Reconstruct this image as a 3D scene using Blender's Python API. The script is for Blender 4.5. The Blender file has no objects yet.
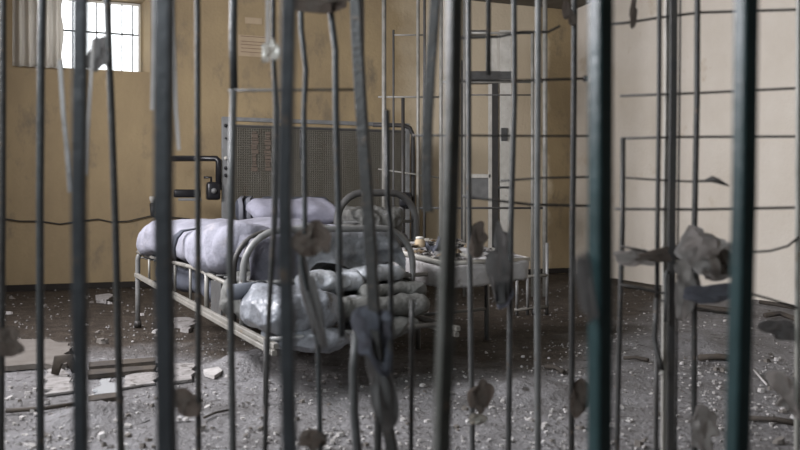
import bpy, bmesh, math, random
from mathutils import Vector, Matrix, noise

# ------------------------------------------------------------------ camera, world, light, exposure
sc = bpy.context.scene
COL = sc.collection
CAMH, F, HZ = 0.95, 800.0, 205.0           # eye height, focal length in pixels, horizon row

cam_d = bpy.data.cameras.new('camera')
cam = bpy.data.objects.new('camera', cam_d)
COL.objects.link(cam)
cam.location = (0, 0, CAMH)
cam.rotation_euler = (math.pi/2, 0, 0)
cam_d.sensor_width = 36.0
cam_d.lens = 36.0
cam_d.shift_y = -20/800
cam_d.clip_start = 0.05
cam_d.dof.use_dof = True
cam_d.dof.focus_distance = 6.3
cam_d.dof.aperture_fstop = 2.2
cam_d.dof.aperture_blades = 7
sc.camera = cam

w = bpy.data.worlds.new('sky'); sc.world = w
w.use_nodes = True
bg = w.node_tree.nodes['Background']
bg.inputs['Color'].default_value = (0.93, 0.97, 1.0, 1)
bg.inputs['Strength'].default_value = 2.2

sc.view_settings.view_transform = 'Standard'
sc.view_settings.look = 'None'
sc.view_settings.gamma = 1.0
sc.view_settings.exposure = 0.55
sc.view_settings.use_curve_mapping = False

# room: turned about 20 degrees to the camera
U = Vector((0.94, 0.342, 0)); V = Vector((-0.342, 0.94, 0))
CR = Vector((2.44, 11.3, 0))               # back right corner
CL = Vector((-4.95, 8.61, 0))              # back left corner
ROOM_L = (CR - CL).length
DEPTH = 12.0
CEIL = 3.7

def daylight(s, zc, wd, ht, power, color):
    """Daylight falling in through one of the windows of the side wall."""
    ld = bpy.data.lights.new('window_daylight', 'AREA')
    ld.shape = 'RECTANGLE'; ld.size = wd; ld.size_y = ht
    ld.energy = power; ld.color = color
    o = bpy.data.objects.new('window_daylight', ld); COL.objects.link(o)
    p = CL - V*s + U*(-0.04); o.location = (p.x, p.y, zc)
    d = (U + Vector((0, 0, -0.25))).normalized()
    o.rotation_euler = d.to_track_quat('-Z', 'Y').to_euler()
    return o
WIN_S = [3.7, 6.1, 8.5]
daylight(WIN_S[0], 2.6, 1.5, 1.25, 165, (0.99, 0.96, 1.0))
daylight(WIN_S[1], 2.6, 1.5, 1.25, 125, (0.96, 0.95, 1.0))
daylight(WIN_S[2], 2.6, 1.5, 1.25, 75, (0.86, 0.94, 1.0))

# ------------------------------------------------------------------ helpers
def P(px, py, d):
    return Vector(((px-400)/F*d, d, CAMH + (HZ-py)/F*d))
def G(px, py):
    d = CAMH*F/(py-HZ)
    return Vector(((px-400)/F*d, d, 0))

def link(name, bm, mat, parent=None, smooth=True, mats=None):
    me = bpy.data.meshes.new(name)
    bmesh.ops.recalc_face_normals(bm, faces=bm.faces)
    q_ = parent
    while q_ is not None:
        bmesh.ops.translate(bm, verts=bm.verts, vec=-q_.location); q_ = q_.parent
    bm.to_mesh(me); bm.free()
    for m in (mats or [mat]): me.materials.append(m)
    if smooth:
        for p in me.polygons: p.use_smooth = True
    o = bpy.data.objects.new(name, me); COL.objects.link(o)
    if parent is not None: o.parent = parent
    return o

def tag(o, label, cat, group=None, kind=None):
    o['label'] = label; o['category'] = cat
    if group: o['group'] = group
    if kind: o['kind'] = kind
    return o

def thing(name, label, cat, loc, group=None):
    o = bpy.data.objects.new(name, None); COL.objects.link(o)
    o.location = loc; o.empty_display_size = 0.1
    return tag(o, label, cat, group)

def structure(name, bm, mat, smooth=False, parent=None):
    o = link(name, bm, mat, parent, smooth)
    if parent is None: o['kind'] = 'structure'
    return o

def new(): return bmesh.new()

def profile(kind, n=12):
    if kind == 'round':
        return [(math.cos(2*math.pi*i/n), math.sin(2*math.pi*i/n)) for i in range(n)]
    c = 0.8
    return [(1, -c), (1, c), (c, 1), (-c, 1), (-1, c), (-1, -c), (-c, -1), (c, -1)]

def tube(bm, pts, r, kind='round', n=12, twist=0.0, flat=1.0, closed=False):
    """Sweep a round or squared profile along points; r may be a list."""
    pts = [Vector(p) for p in pts]; N = len(pts)
    rs = r if isinstance(r, (list, tuple)) else [r]*N
    prof = profile(kind, n)
    t0 = (pts[1]-pts[0]).normalized()
    ref = Vector((1, 0, 0)) if abs(t0.x) < 0.8 else Vector((0, 0, 1))
    rings = []
    nrm = (ref - t0*ref.dot(t0)).normalized()
    for i in range(N):
        if closed: t = (pts[(i+1) % N]-pts[i-1]).normalized()
        elif i == 0: t = t0
        elif i == N-1: t = (pts[i]-pts[i-1]).normalized()
        else: t = ((pts[i+1]-pts[i]).normalized() + (pts[i]-pts[i-1]).normalized()).normalized()
        nrm = (nrm - t*nrm.dot(t)).normalized()
        b = t.cross(nrm)
        ring = []
        for a, c in prof:
            a2 = a*math.cos(twist) - c*flat*math.sin(twist)
            c2 = a*math.sin(twist) + c*flat*math.cos(twist)
            ring.append(bm.verts.new(pts[i] + nrm*a2*rs[i] + b*c2*rs[i]))
        rings.append(ring)
    m = len(prof)
    for i in range(N if closed else N-1):
        A, B = rings[i], rings[(i+1) % N]
        for k in range(m):
            bm.faces.new((A[k], A[(k+1) % m], B[(k+1) % m], B[k]))
    if not closed:
        bm.faces.new(rings[0][::-1]); bm.faces.new(rings[-1])
    return bm

def box(bm, c, sx, sy, sz, ux=Vector((1, 0, 0)), uy=Vector((0, 1, 0)), uz=Vector((0, 0, 1)), bev=0.0):
    b2 = bmesh.new()
    bmesh.ops.create_cube(b2, size=1.0)
    if bev:
        for v in b2.verts: v.co = Vector((v.co.x*sx, v.co.y*sy, v.co.z*sz))
        bmesh.ops.bevel(b2, geom=list(b2.edges), offset=bev, segments=2, affect='EDGES', profile=0.6)
    else:
        for v in b2.verts: v.co = Vector((v.co.x*sx, v.co.y*sy, v.co.z*sz))
    mp = {}
    for v in b2.verts: mp[v] = bm.verts.new(Vector(c) + ux*v.co.x + uy*v.co.y + uz*v.co.z)
    for f in b2.faces: bm.faces.new([mp[v] for v in f.verts])
    b2.free()
    return bm

def lump(bm, c, sx, sy, sz, ux, uy, uz=Vector((0, 0, 1)), r=0.05, amp=0.02, freq=4.0, seed=0, cuts=22, fold=0.0, fdir=0, ffreq=14, sag=None, ridge=0.0, rf=7.0):
    """A soft rounded block with wrinkles: mattress, pillow, roll, bundle."""
    b2 = bmesh.new()
    bmesh.ops.create_cube(b2, size=2.0)
    bmesh.ops.subdivide_edges(b2, edges=b2.edges[:], cuts=cuts, use_grid_fill=True)
    h = Vector((sx/2, sy/2, sz/2)); r = min(r, min(h)*0.999)
    mp = {}
    off = Vector((seed*13.7, seed*5.1, seed*3.3))
    for v in b2.verts:
        p = Vector((v.co.x*h.x, v.co.y*h.y, v.co.z*h.z))
        q = Vector([max(-(h[i]-r), min(h[i]-r, p[i])) for i in range(3)])
        d = p - q
        if d.length > 1e-9: d = d.normalized()
        else: d = Vector((0, 0, 0))
        p = q + d*r
        nn = d if d.length > 0 else Vector((0, 0, 1))
        a = noise.fractal(p*freq + off, 1.0, 2.0, 3)*amp
        if fold:
            wv = p[fdir]*ffreq + 2.2*noise.noise(p*3.0+off)
            a += fold*(abs(math.sin(wv))-0.5)
        if ridge:
            g1 = noise.noise(p*rf+off); g2 = noise.noise(p*rf*2.1-off)
            a += ridge*((1-abs(g1))**4 - 0.35) + 0.5*ridge*((1-abs(g2))**4 - 0.35)
        p = p + nn*a
        if sag: p = sag(p)
        mp[v] = bm.verts.new(Vector(c) + ux*p.x + uy*p.y + uz*p.z)
    for f in b2.faces: bm.faces.new([mp[v] for v in f.verts])
    b2.free()
    return bm

def arc(c, a, b, r, t0, t1, n=8):
    return [c + a*(r*math.cos(t0+(t1-t0)*i/n)) + b*(r*math.sin(t0+(t1-t0)*i/n)) for i in range(n+1)]

# ------------------------------------------------------------------ materials
def mat(name, base, rough=0.7, metal=0.0, var=None, vscale=6.0, spots=None, sscale=20.0, sth=(0.55, 0.65), bump=0.0, bscale=40.0, coords='Object', trans=0.0, stretch=None, spec=0.4):
    m = bpy.data.materials.new(name); m.use_nodes = True
    nt = m.node_tree; N = nt.nodes; L = nt.links
    b = N['Principled BSDF']
    b.inputs['Roughness'].default_value = rough
    b.inputs['Metallic'].default_value = metal
    b.inputs['Specular IOR Level'].default_value = spec
    b.inputs['Transmission Weight'].default_value = trans
    tc = N.new('ShaderNodeNewGeometry')
    src = tc.outputs['Position']
    if stretch:
        mp = N.new('ShaderNodeMapping'); mp.inputs['Scale'].default_value = stretch
        L.new(src, mp.inputs['Vector']); src = mp.outputs['Vector']
    out = None
    def rgb(c):
        n = N.new('ShaderNodeRGB'); n.outputs[0].default_value = (*c, 1); return n.outputs[0]
    out = rgb(base)
    if var:
        n = N.new('ShaderNodeTexNoise'); n.inputs['Scale'].default_value = vscale; n.inputs['Detail'].default_value = 6; n.inputs['Roughness'].default_value = 0.62
        L.new(src, n.inputs['Vector'])
        cr = N.new('ShaderNodeValToRGB'); cr.color_ramp.elements[0].position = 0.35; cr.color_ramp.elements[1].position = 0.66
        L.new(n.outputs['Fac'], cr.inputs['Fac'])
        mx = N.new('ShaderNodeMixRGB'); L.new(cr.outputs['Color'], mx.inputs['Fac'])
        L.new(out, mx.inputs[1]); mx.inputs[2].default_value = (*var, 1); out = mx.outputs[0]
    if spots:
        n = N.new('ShaderNodeTexNoise'); n.inputs['Scale'].default_value = sscale; n.inputs['Detail'].default_value = 5; n.inputs['Roughness'].default_value = 0.7
        L.new(src, n.inputs['Vector'])
        cr = N.new('ShaderNodeValToRGB'); cr.color_ramp.elements[0].position = sth[0]; cr.color_ramp.elements[1].position = sth[1]
        L.new(n.outputs['Fac'], cr.inputs['Fac'])
        mx = N.new('ShaderNodeMixRGB'); L.new(cr.outputs['Color'], mx.inputs['Fac'])
        L.new(out, mx.inputs[1]); mx.inputs[2].default_value = (*spots, 1); out = mx.outputs[0]
    L.new(out, b.inputs['Base Color'])
    if bump:
        n = N.new('ShaderNodeTexNoise'); n.inputs['Scale'].default_value = bscale; n.inputs['Detail'].default_value = 6
        L.new(tc.outputs['Position'], n.inputs['Vector'])
        bp = N.new('ShaderNodeBump'); bp.inputs['Strength'].default_value = bump; bp.inputs['Distance'].default_value = 0.02
        L.new(n.outputs['Fac'], bp.inputs['Height']); L.new(bp.outputs['Normal'], b.inputs['Normal'])
    m['out'] = 0
    return m

M = {}
M['ochre'] = mat('ochre_plaster', (0.35, 0.275, 0.18), 0.85, var=(0.27, 0.21, 0.14), vscale=1.3, spots=(0.19, 0.15, 0.105), sscale=2.4, sth=(0.56, 0.74), bump=0.35, bscale=26, stretch=(1, 1, 0.6))
M['pale'] = mat('pale_plaster', (0.70, 0.645, 0.565), 0.85, var=(0.63, 0.57, 0.485), vscale=1.1, spots=(0.52, 0.43, 0.32), sscale=1.8, sth=(0.60, 0.75), bump=0.3, bscale=22)
M['ceiling'] = mat('ceiling_plaster', (0.13, 0.12, 0.10), 0.9, var=(0.10, 0.09, 0.075))
M['dark_trim'] = mat('dark_skirting', (0.022, 0.018, 0.015), 0.9)
M['slate'] = mat('slate_bar_paint', (0.048, 0.052, 0.056), 0.45, var=(0.034, 0.036, 0.039), vscale=9, spots=(0.10, 0.075, 0.055), sscale=30, sth=(0.62, 0.7), bump=0.15, bscale=60)
M['green'] = mat('dark_green_bar_paint', (0.020, 0.042, 0.044), 0.36, var=(0.012, 0.027, 0.028), vscale=11, spots=(0.06, 0.09, 0.095), sscale=32, sth=(0.66, 0.72), bump=0.1, bscale=60)
M['olive'] = mat('worn_olive_bar_paint', (0.075, 0.075, 0.068), 0.45, var=(0.04, 0.04, 0.034), vscale=10, spots=(0.16, 0.11, 0.07), sscale=26, sth=(0.62, 0.7), bump=0.15)
M['iron'] = mat('grey_iron', (0.052, 0.050, 0.048), 0.5, var=(0.036, 0.034, 0.031), vscale=14, spots=(0.12, 0.085, 0.06), sscale=40, sth=(0.58, 0.7), bump=0.2, bscale=80)
M['dkiron'] = mat('dark_iron', (0.035, 0.034, 0.034), 0.5, var=(0.05, 0.045, 0.04), vscale=14, bump=0.15, bscale=80)
M['greyiron'] = mat('mid_grey_iron', (0.092, 0.092, 0.09), 0.45, var=(0.062, 0.06, 0.058), vscale=12, spots=(0.13, 0.09, 0.06), sscale=36, sth=(0.62, 0.7), bump=0.15)
M['cagepaint'] = mat('dull_cage_paint', (0.26, 0.25, 0.225), 0.4, var=(0.17, 0.165, 0.145), vscale=10, spots=(0.14, 0.11, 0.08), sscale=28, sth=(0.6, 0.7))
M['greyslate'] = mat('neutral_bar_paint', (0.060, 0.063, 0.064), 0.45, var=(0.04, 0.041, 0.041), vscale=12, spots=(0.10, 0.075, 0.055), sscale=36, sth=(0.6, 0.7), bump=0.2, bscale=70)
M['whitepaint'] = mat('chipped_white_paint', (0.60, 0.58, 0.53), 0.45, var=(0.48, 0.46, 0.41), vscale=10, spots=(0.20, 0.15, 0.10), sscale=28, sth=(0.64, 0.7))
M['bedpaint'] = mat('grey_enamel', (0.21, 0.21, 0.205), 0.4, var=(0.14, 0.14, 0.135), vscale=10, spots=(0.14, 0.10, 0.07), sscale=30, sth=(0.62, 0.69))
M['railpaint'] = mat('pale_enamel', (0.25, 0.24, 0.215), 0.45, var=(0.17, 0.16, 0.14), vscale=9, spots=(0.22, 0.16, 0.11), sscale=26, sth=(0.6, 0.7))
M['sheet'] = mat('lavender_white_sheet', (0.27, 0.27, 0.315), 0.9, var=(0.18, 0.18, 0.21), vscale=5, spots=(0.34, 0.32, 0.33), sscale=4, sth=(0.6, 0.75), bump=0.3, bscale=60)
M['padcloth'] = mat('pale_pad_cloth', (0.50, 0.49, 0.49), 0.9, var=(0.38, 0.37, 0.36), vscale=6, spots=(0.20, 0.18, 0.16), sscale=9, sth=(0.58, 0.7), bump=0.2)
M['pillow'] = mat('pillow_cloth', (0.36, 0.36, 0.43), 0.9, var=(0.27, 0.27, 0.33), vscale=5, bump=0.2, bscale=50)
M['ticking'] = mat('grey_blanket', (0.15, 0.15, 0.14), 0.7, var=(0.085, 0.085, 0.078), vscale=5, spots=(0.34, 0.34, 0.36), sscale=7, sth=(0.6, 0.7), bump=0.4, bscale=50)
M['rollblue'] = mat('blue_grey_plastic', (0.30, 0.315, 0.345), 0.28, var=(0.15, 0.155, 0.165), vscale=7, spots=(0.09, 0.085, 0.08), sscale=9, sth=(0.56, 0.66), bump=1.0, bscale=14)
M['plastic'] = mat('pale_plastic_sheet', (0.46, 0.48, 0.51), 0.18, var=(0.22, 0.225, 0.225), vscale=7, bump=1.0, bscale=14)
M['navy'] = mat('dark_blue_cloth', (0.045, 0.05, 0.065), 0.9, var=(0.075, 0.08, 0.10), vscale=8)
M['navyboard'] = mat('blue_grey_board', (0.10, 0.11, 0.13), 0.7, var=(0.07, 0.075, 0.09), vscale=5)
M['stripe'] = mat('grey_stripe_cloth', (0.17, 0.175, 0.20), 0.9)
M['black'] = mat('black_enamel', (0.014, 0.014, 0.016), 0.3)
M['mesh'] = mat('rusty_olive_mesh', (0.15, 0.14, 0.115), 0.7, var=(0.115, 0.105, 0.08), vscale=6, spots=(0.12, 0.085, 0.06), sscale=9, sth=(0.6, 0.72), bump=0.2, stretch=(1, 1, 0.35))
M['panelgrey'] = mat('panel_grey_steel', (0.20, 0.205, 0.205), 0.5, var=(0.14, 0.14, 0.135), vscale=9)
M['paper'] = mat('aged_paper', (0.42, 0.33, 0.22), 0.9, var=(0.36, 0.28, 0.19), vscale=8)
M['paperline'] = mat('faded_print', (0.22, 0.15, 0.10), 0.9)
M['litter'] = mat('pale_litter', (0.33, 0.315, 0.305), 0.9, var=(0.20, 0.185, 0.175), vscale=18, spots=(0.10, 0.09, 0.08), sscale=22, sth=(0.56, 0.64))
M['plaster'] = mat('plaster_chip', (0.52, 0.50, 0.49), 0.9, var=(0.36, 0.34, 0.32), vscale=20)
M['glass'] = mat('dull_glass', (0.42, 0.44, 0.46), 0.12, spec=0.7)
M['slab'] = mat('grey_board', (0.17, 0.155, 0.14), 0.9, var=(0.13, 0.115, 0.10), vscale=7, bump=0.3)
M['wood'] = mat('dark_wood', (0.05, 0.043, 0.038), 0.85, var=(0.08, 0.065, 0.05), vscale=10, bump=0.3)
M['ragbrown'] = mat('brown_rag', (0.16, 0.135, 0.115), 0.95, var=(0.22, 0.19, 0.165), vscale=9)
M['raggrey'] = mat('grey_rag', (0.25, 0.245, 0.24), 0.95, var=(0.18, 0.175, 0.17), vscale=9)
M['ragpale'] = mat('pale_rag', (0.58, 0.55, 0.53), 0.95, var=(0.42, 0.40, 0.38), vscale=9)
M['ragblue'] = mat('blue_grey_rag', (0.22, 0.23, 0.27), 0.95, var=(0.24, 0.25, 0.28), vscale=8)
M['curtain'] = mat('dusty_curtain', (0.62, 0.58, 0.52), 0.9, var=(0.52, 0.48, 0.43), vscale=5, stretch=(4, 4, 0.4))
def translucent(m, fac):
    nt = m.node_tree; b = nt.nodes['Principled BSDF']; out = nt.nodes['Material Output']
    t = nt.nodes.new('ShaderNodeBsdfTranslucent'); mx = nt.nodes.new('ShaderNodeMixShader'); mx.inputs[0].default_value = fac
    nt.links.new(b.inputs['Base Color'].links[0].from_socket, t.inputs['Color'])
    nt.links.new(b.outputs[0], mx.inputs[1]); nt.links.new(t.outputs[0], mx.inputs[2]); nt.links.new(mx.outputs[0], out.inputs['Surface'])
translucent(M['curtain'], 0.65)
for k_ in ('ragbrown', 'raggrey', 'ragpale', 'ragblue'): translucent(M[k_], 0.45)
M['wire'] = mat('black_cable', (0.03, 0.027, 0.024), 0.6)
M['clear'] = mat('clear_plastic', (0.75, 0.72, 0.66), 0.15, trans=0.5)

def lit_stretch(m, col, org, ax, a_0, a_1):
    """Brighter light on a stretch of wall, put into its colour with a ragged edge."""
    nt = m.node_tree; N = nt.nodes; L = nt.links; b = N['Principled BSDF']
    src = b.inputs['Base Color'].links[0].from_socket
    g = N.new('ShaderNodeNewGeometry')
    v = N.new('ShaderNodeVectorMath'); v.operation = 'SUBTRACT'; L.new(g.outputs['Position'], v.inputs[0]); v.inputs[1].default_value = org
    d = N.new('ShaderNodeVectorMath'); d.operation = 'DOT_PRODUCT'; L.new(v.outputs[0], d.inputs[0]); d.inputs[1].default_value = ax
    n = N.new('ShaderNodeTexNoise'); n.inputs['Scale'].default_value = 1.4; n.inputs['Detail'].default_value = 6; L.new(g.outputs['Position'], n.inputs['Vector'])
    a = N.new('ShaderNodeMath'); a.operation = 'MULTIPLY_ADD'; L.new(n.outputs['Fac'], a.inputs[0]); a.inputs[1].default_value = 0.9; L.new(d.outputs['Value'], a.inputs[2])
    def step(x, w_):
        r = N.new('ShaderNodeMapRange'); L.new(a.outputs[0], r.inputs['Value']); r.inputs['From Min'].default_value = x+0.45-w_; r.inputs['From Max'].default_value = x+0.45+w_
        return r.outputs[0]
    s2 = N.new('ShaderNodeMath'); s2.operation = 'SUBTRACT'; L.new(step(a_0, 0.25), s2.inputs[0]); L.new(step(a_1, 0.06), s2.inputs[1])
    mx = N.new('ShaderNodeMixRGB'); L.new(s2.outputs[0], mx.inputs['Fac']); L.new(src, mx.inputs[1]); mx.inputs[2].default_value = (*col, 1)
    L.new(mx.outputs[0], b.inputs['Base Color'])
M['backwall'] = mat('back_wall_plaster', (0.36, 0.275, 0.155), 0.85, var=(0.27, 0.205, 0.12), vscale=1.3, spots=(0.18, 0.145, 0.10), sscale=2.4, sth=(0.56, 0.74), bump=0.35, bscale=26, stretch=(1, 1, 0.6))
lit_stretch(M['backwall'], (0.62, 0.53, 0.39), CL, U, 5.45, 7.45)  # brighter right part of the wall: light painted in as a paler colour

# floor: grey dusty concrete with patches of brown damp earth
def floor_mat():
    m = bpy.data.materials.new('floor_concrete'); m.use_nodes = True
    nt = m.node_tree; N = nt.nodes; L = nt.links
    b = N['Principled BSDF']; b.inputs['Roughness'].default_value = 0.75; b.inputs['Specular IOR Level'].default_value = 0.3
    g = N.new('ShaderNodeNewGeometry'); pos = g.outputs['Position']
    def nz(s, d=6, r=0.6):
        n = N.new('ShaderNodeTexNoise'); n.inputs['Scale'].default_value = s; n.inputs['Detail'].default_value = d; n.inputs['Roughness'].default_value = r
        L.new(pos, n.inputs['Vector']); return n.outputs['Fac']
    def ramp(f, a, c):
        r = N.new('ShaderNodeValToRGB'); r.color_ramp.elements[0].position = a; r.color_ramp.elements[1].position = c
        L.new(f, r.inputs['Fac']); return r.outputs['Color']
    def mix(fac, c1, c2):
        x = N.new('ShaderNodeMixRGB'); L.new(fac, x.inputs['Fac'])
        for s, c in ((1, c1), (2, c2)):
            if isinstance(c, tuple): x.inputs[s].default_value = (*c, 1)
            else: L.new(c, x.inputs[s])
        return x.outputs[0]
    def math_(op, a, c):
        x = N.new('ShaderNodeMath'); x.operation = op
        for i, q in enumerate((a, c)):
            if isinstance(q, (int, float)): x.inputs[i].default_value = q
            else: L.new(q, x.inputs[i])
        return x.outputs[0]
    grey = mix(ramp(nz(3.0), 0.35, 0.68), (0.25, 0.245, 0.25), (0.135, 0.128, 0.125))
    grey = mix(ramp(nz(17, 5, 0.7), 0.56, 0.66), grey, (0.06, 0.053, 0.048))
    grey = mix(ramp(nz(29, 4, 0.6), 0.62, 0.70), grey, (0.52, 0.51, 0.505))
    earth = mix(ramp(nz(9), 0.38, 0.66), (0.032, 0.024, 0.018), (0.068, 0.053, 0.040))
    earth = mix(ramp(nz(24, 5, 0.7), 0.60, 0.68), earth, (0.19, 0.165, 0.13))
    # the damp earth lies along the back of the room
    s = N.new('ShaderNodeSeparateXYZ'); L.new(pos, s.inputs[0])
    dep = math_('ADD', math_('MULTIPLY', s.outputs['Y'], 0.97), math_('MULTIPLY', s.outputs['X'], 0.22))
    dep = math_('ADD', dep, math_('MULTIPLY', math_('SUBTRACT', nz(1.1, 5, 0.6), 0.5), 2.6))
    dep = math_('SUBTRACT', dep, math_('MULTIPLY', math_('MAXIMUM', math_('SUBTRACT', s.outputs['X'], 0.85), 0.0), 1.9))
    f = ramp(math_('MULTIPLY', math_('SUBTRACT', dep, 4.2), 1.2), 0.0, 1.0)
    col = mix(f, grey, earth)
    L.new(col, b.inputs['Base Color'])
    bp = N.new('ShaderNodeBump'); bp.inputs['Strength'].default_value = 0.8; bp.inputs['Distance'].default_value = 0.03
    L.new(math_('ADD', nz(13, 8, 0.7), nz(45, 4, 0.6)), bp.inputs['Height']); L.new(bp.outputs['Normal'], b.inputs['Normal'])
    return m
M['floor'] = floor_mat()

# ------------------------------------------------------------------ the setting
def wall_mesh(org, ax, length, nrm_out, z1, holes=(), thick=0.32):
    """Wall along ax from org, front face towards the room, with splayed window holes (a0,a1,z0,z1,splay)."""
    bm = new()
    def q(*vs): bm.faces.new([bm.verts.new(v) for v in vs])
    def pt(a, z, d=0.0): return org + ax*a + Vector((0, 0, z)) + nrm_out*d
    for d in (0.0, thick):
        xs = sorted({-thick, length+thick, *[v for h in holes for v in ((h[0], h[1]) if d == 0 else (h[0]+h[4], h[1]-h[4]))]})
        cols = list(zip(xs[:-1], xs[1:]))
        for x0, x1 in cols:
            hh = None
            for h in holes:
                a0, a1 = (h[0], h[1]) if d == 0 else (h[0]+h[4], h[1]-h[4])
                if abs(x0-a0) < 1e-6 and abs(x1-a1) < 1e-6: hh = h
            if hh is None: q(pt(x0, -0.1, d), pt(x1, -0.1, d), pt(x1, z1, d), pt(x0, z1, d))
            else:
                s = hh[4]*0.5 if d else 0
                q(pt(x0, -0.1, d), pt(x1, -0.1, d), pt(x1, hh[2]+s*0.2, d), pt(x0, hh[2]+s*0.2, d))
                q(pt(x0, hh[3]-s, d), pt(x1, hh[3]-s, d), pt(x1, z1, d), pt(x0, z1, d))
    for h in holes:
        s = h[4]*0.5
        A = [pt(h[0], h[2]), pt(h[1], h[2]), pt(h[1], h[3]), pt(h[0], h[3])]
        B = [pt(h[0]+h[4], h[2]+s*0.2, thick), pt(h[1]-h[4], h[2]+s*0.2, thick), pt(h[1]-h[4], h[3]-s, thick), pt(h[0]+h[4], h[3]-s, thick)]
        for i in range(4): q(A[i], A[(i+1) % 4], B[(i+1) % 4], B[i])
    for a in (-thick, length+thick):
        q(pt(a, -0.1), pt(a, z1), pt(a, z1, thick), pt(a, -0.1, thick))
    q(pt(-thick, z1), pt(length+thick, z1), pt(length+thick, z1, thick), pt(-thick, z1, thick))
    bmesh.ops.remove_doubles(bm, verts=bm.verts, dist=1e-5)
    return bm

# floor and ceiling
bm = new()
FO = CL - V*DEPTH - U*0.3 - V*0.3
NX, NY = 150, 170
LX, LY = ROOM_L+0.6, DEPTH+0.6
grid = []
for j in range(NY+1):
    row = []
    for i in range(NX+1):
        p = FO + U*(LX*i/NX) + V*(LY*j/NY)
        p.z = 0.5*0.022*noise.fractal(Vector((p.x*2.1, p.y*2.1, 0)), 1.0, 2.0, 4) - 0.006
        row.append(bm.verts.new(p))
    grid.append(row)
for j in range(NY):
    for i in range(NX):
        bm.faces.new((grid[j][i], grid[j][i+1], grid[j+1][i+1], grid[j+1][i]))
structure('floor', bm, M['floor'], smooth=True)
bm = new()
box(bm, FO + U*LX/2 + V*LY/2 + Vector((0, 0, CEIL+0.1)), LX, LY, 0.2, U, V)
structure('ceiling', bm, M['ceiling'])

def wall_a(px):                     # position along the back wall seen at column px
    k = (px-400)/F
    t = (CL.x - k*CL.y)/(k*U.y - U.x)
    return t
def wall_p(px, py, off=0.0):        # point on the back wall
    a = wall_a(px); p = CL + U*a
    z = CAMH + (HZ-py)/F*p.y
    return Vector((p.x, p.y, z)) - V*off
a0, a1 = wall_a(16), wall_a(150)
WZ0, WZ1 = 2.50, 3.40
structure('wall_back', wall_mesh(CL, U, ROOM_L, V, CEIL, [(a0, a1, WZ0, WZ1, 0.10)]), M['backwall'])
structure('wall_right', wall_mesh(CR - V*DEPTH, V, DEPTH, U, CEIL), M['pale'])
lh = [(DEPTH-s-0.75, DEPTH-s+0.75, 1.97, 3.23, 0.0) for s in sorted(WIN_S, reverse=True)]
structure('wall_left', wall_mesh(CL - V*DEPTH, V, DEPTH, -U, CEIL, lh), M['slab'])
structure('wall_front', wall_mesh(CL - V*DEPTH, U, ROOM_L, -V, CEIL), M['slab'])
# dark strip along the foot of the walls
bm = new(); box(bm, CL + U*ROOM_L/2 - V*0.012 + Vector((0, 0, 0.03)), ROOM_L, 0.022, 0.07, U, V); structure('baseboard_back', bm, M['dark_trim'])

# window in the back wall: frame, vertical bars, flat cross bar, dusty curtain over its far half
win = bpy.data.objects.new('window_1', None); COL.objects.link(win); win.location = CL + U*a0 + Vector((0, 0, WZ0)); win['kind'] = 'structure'
B0, B1 = a0+0.10, a1-0.10
zb0, zb1 = WZ0+0.01, WZ1-0.05
bo = V*0.28
def wp(a, z): return CL + U*a + bo + Vector((0, 0, z))
bm = new()
for (c, sx, sz) in ((wp((B0+B1)/2, zb0+0.012), B1-B0, 0.024), (wp((B0+B1)/2, zb1-0.012), B1-B0, 0.024), (wp(B0+0.012, (zb0+zb1)/2), 0.024, zb1-zb0), (wp(B1-0.012, (zb0+zb1)/2), 0.024, zb1-zb0)):
    box(bm, c, sx, 0.04, sz, U, V)
structure('window_frame', bm, M['whitepaint'], parent=win)
for px in (70, 94.5, 108, 120.5, 131.5):
    a = wall_a(px) + 0.02
    bm = new(); tube(bm, [wp(a, zb0), wp(a, zb1)], 0.008); structure('window_bar', bm, M['iron'], parent=win, smooth=True)
for px in (28, 41, 54, 82):
    a = wall_a(px) + 0.02
    bm = new(); tube(bm, [wp(a, zb0), wp(a, zb1)], 0.008); structure('window_bar', bm, M['iron'], parent=win, smooth=True)
bm = new(); box(bm, wp((B0+B1)/2, CAMH+(HZ-30.5)/F*9.3), B1-B0, 0.012, 0.02, U, V); structure('window_cross_bar', bm, M['iron'], parent=win)

# windows of the side wall: a frame and five bars each
for k, s in enumerate(WIN_S):
    wl = bpy.data.objects.new('window_%d' % (k+2), None); COL.objects.link(wl)
    wl.location = CL - V*s - U*0.2 + Vector((0, 0, 1.97)); wl['kind'] = 'structure'
    for i in range(6):
        p = CL - V*(s-0.625+0.25*i) - U*0.2
        bm = new(); tube(bm, [p+Vector((0, 0, 1.97)), p+Vector((0, 0, 3.23))], 0.009); structure('window_bar', bm, M['iron'], parent=wl, smooth=True)

# curtain hanging in front of the dim half of the window
bm = new()
ca0, ca1 = wall_a(13), wall_a(63)
rows = []
for j in range(15):
    row = []
    for i in range(41):
        t = i/40; z = WZ1+0.13 - (WZ1+0.13-WZ0+0.02)*j/14
        edge = 0.03*noise.noise(Vector((3.1, z*4, 0))) if i == 40 else 0
        p = CL + U*(ca0+(ca1-ca0)*t+edge) - V*(0.06+0.03*math.sin(t*34+0.5*noise.noise(Vector((t*5, z, 1))))) + Vector((0, 0, z))
        row.append(bm.verts.new(p))
    rows.append(row)
for j in range(14):
    for i in range(40): bm.faces.new((rows[j][i], rows[j][i+1], rows[j+1][i+1], rows[j+1][i]))
bmesh.ops.solidify(bm, geom=bm.faces[:], thickness=0.004)
cu = thing('curtain', 'dusty beige curtain covering part of the high barred window', 'curtain', CL+U*ca0-V*0.06+Vector((0, 0, WZ0)))
link('cloth', bm, M['curtain'], cu)
bm = new(); tube(bm, [CL+U*(ca0-0.1)-V*0.06+Vector((0, 0, WZ1+0.14)), CL+U*(ca1+0.9)-V*0.06+Vector((0, 0, WZ1+0.14))], 0.012)
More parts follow.
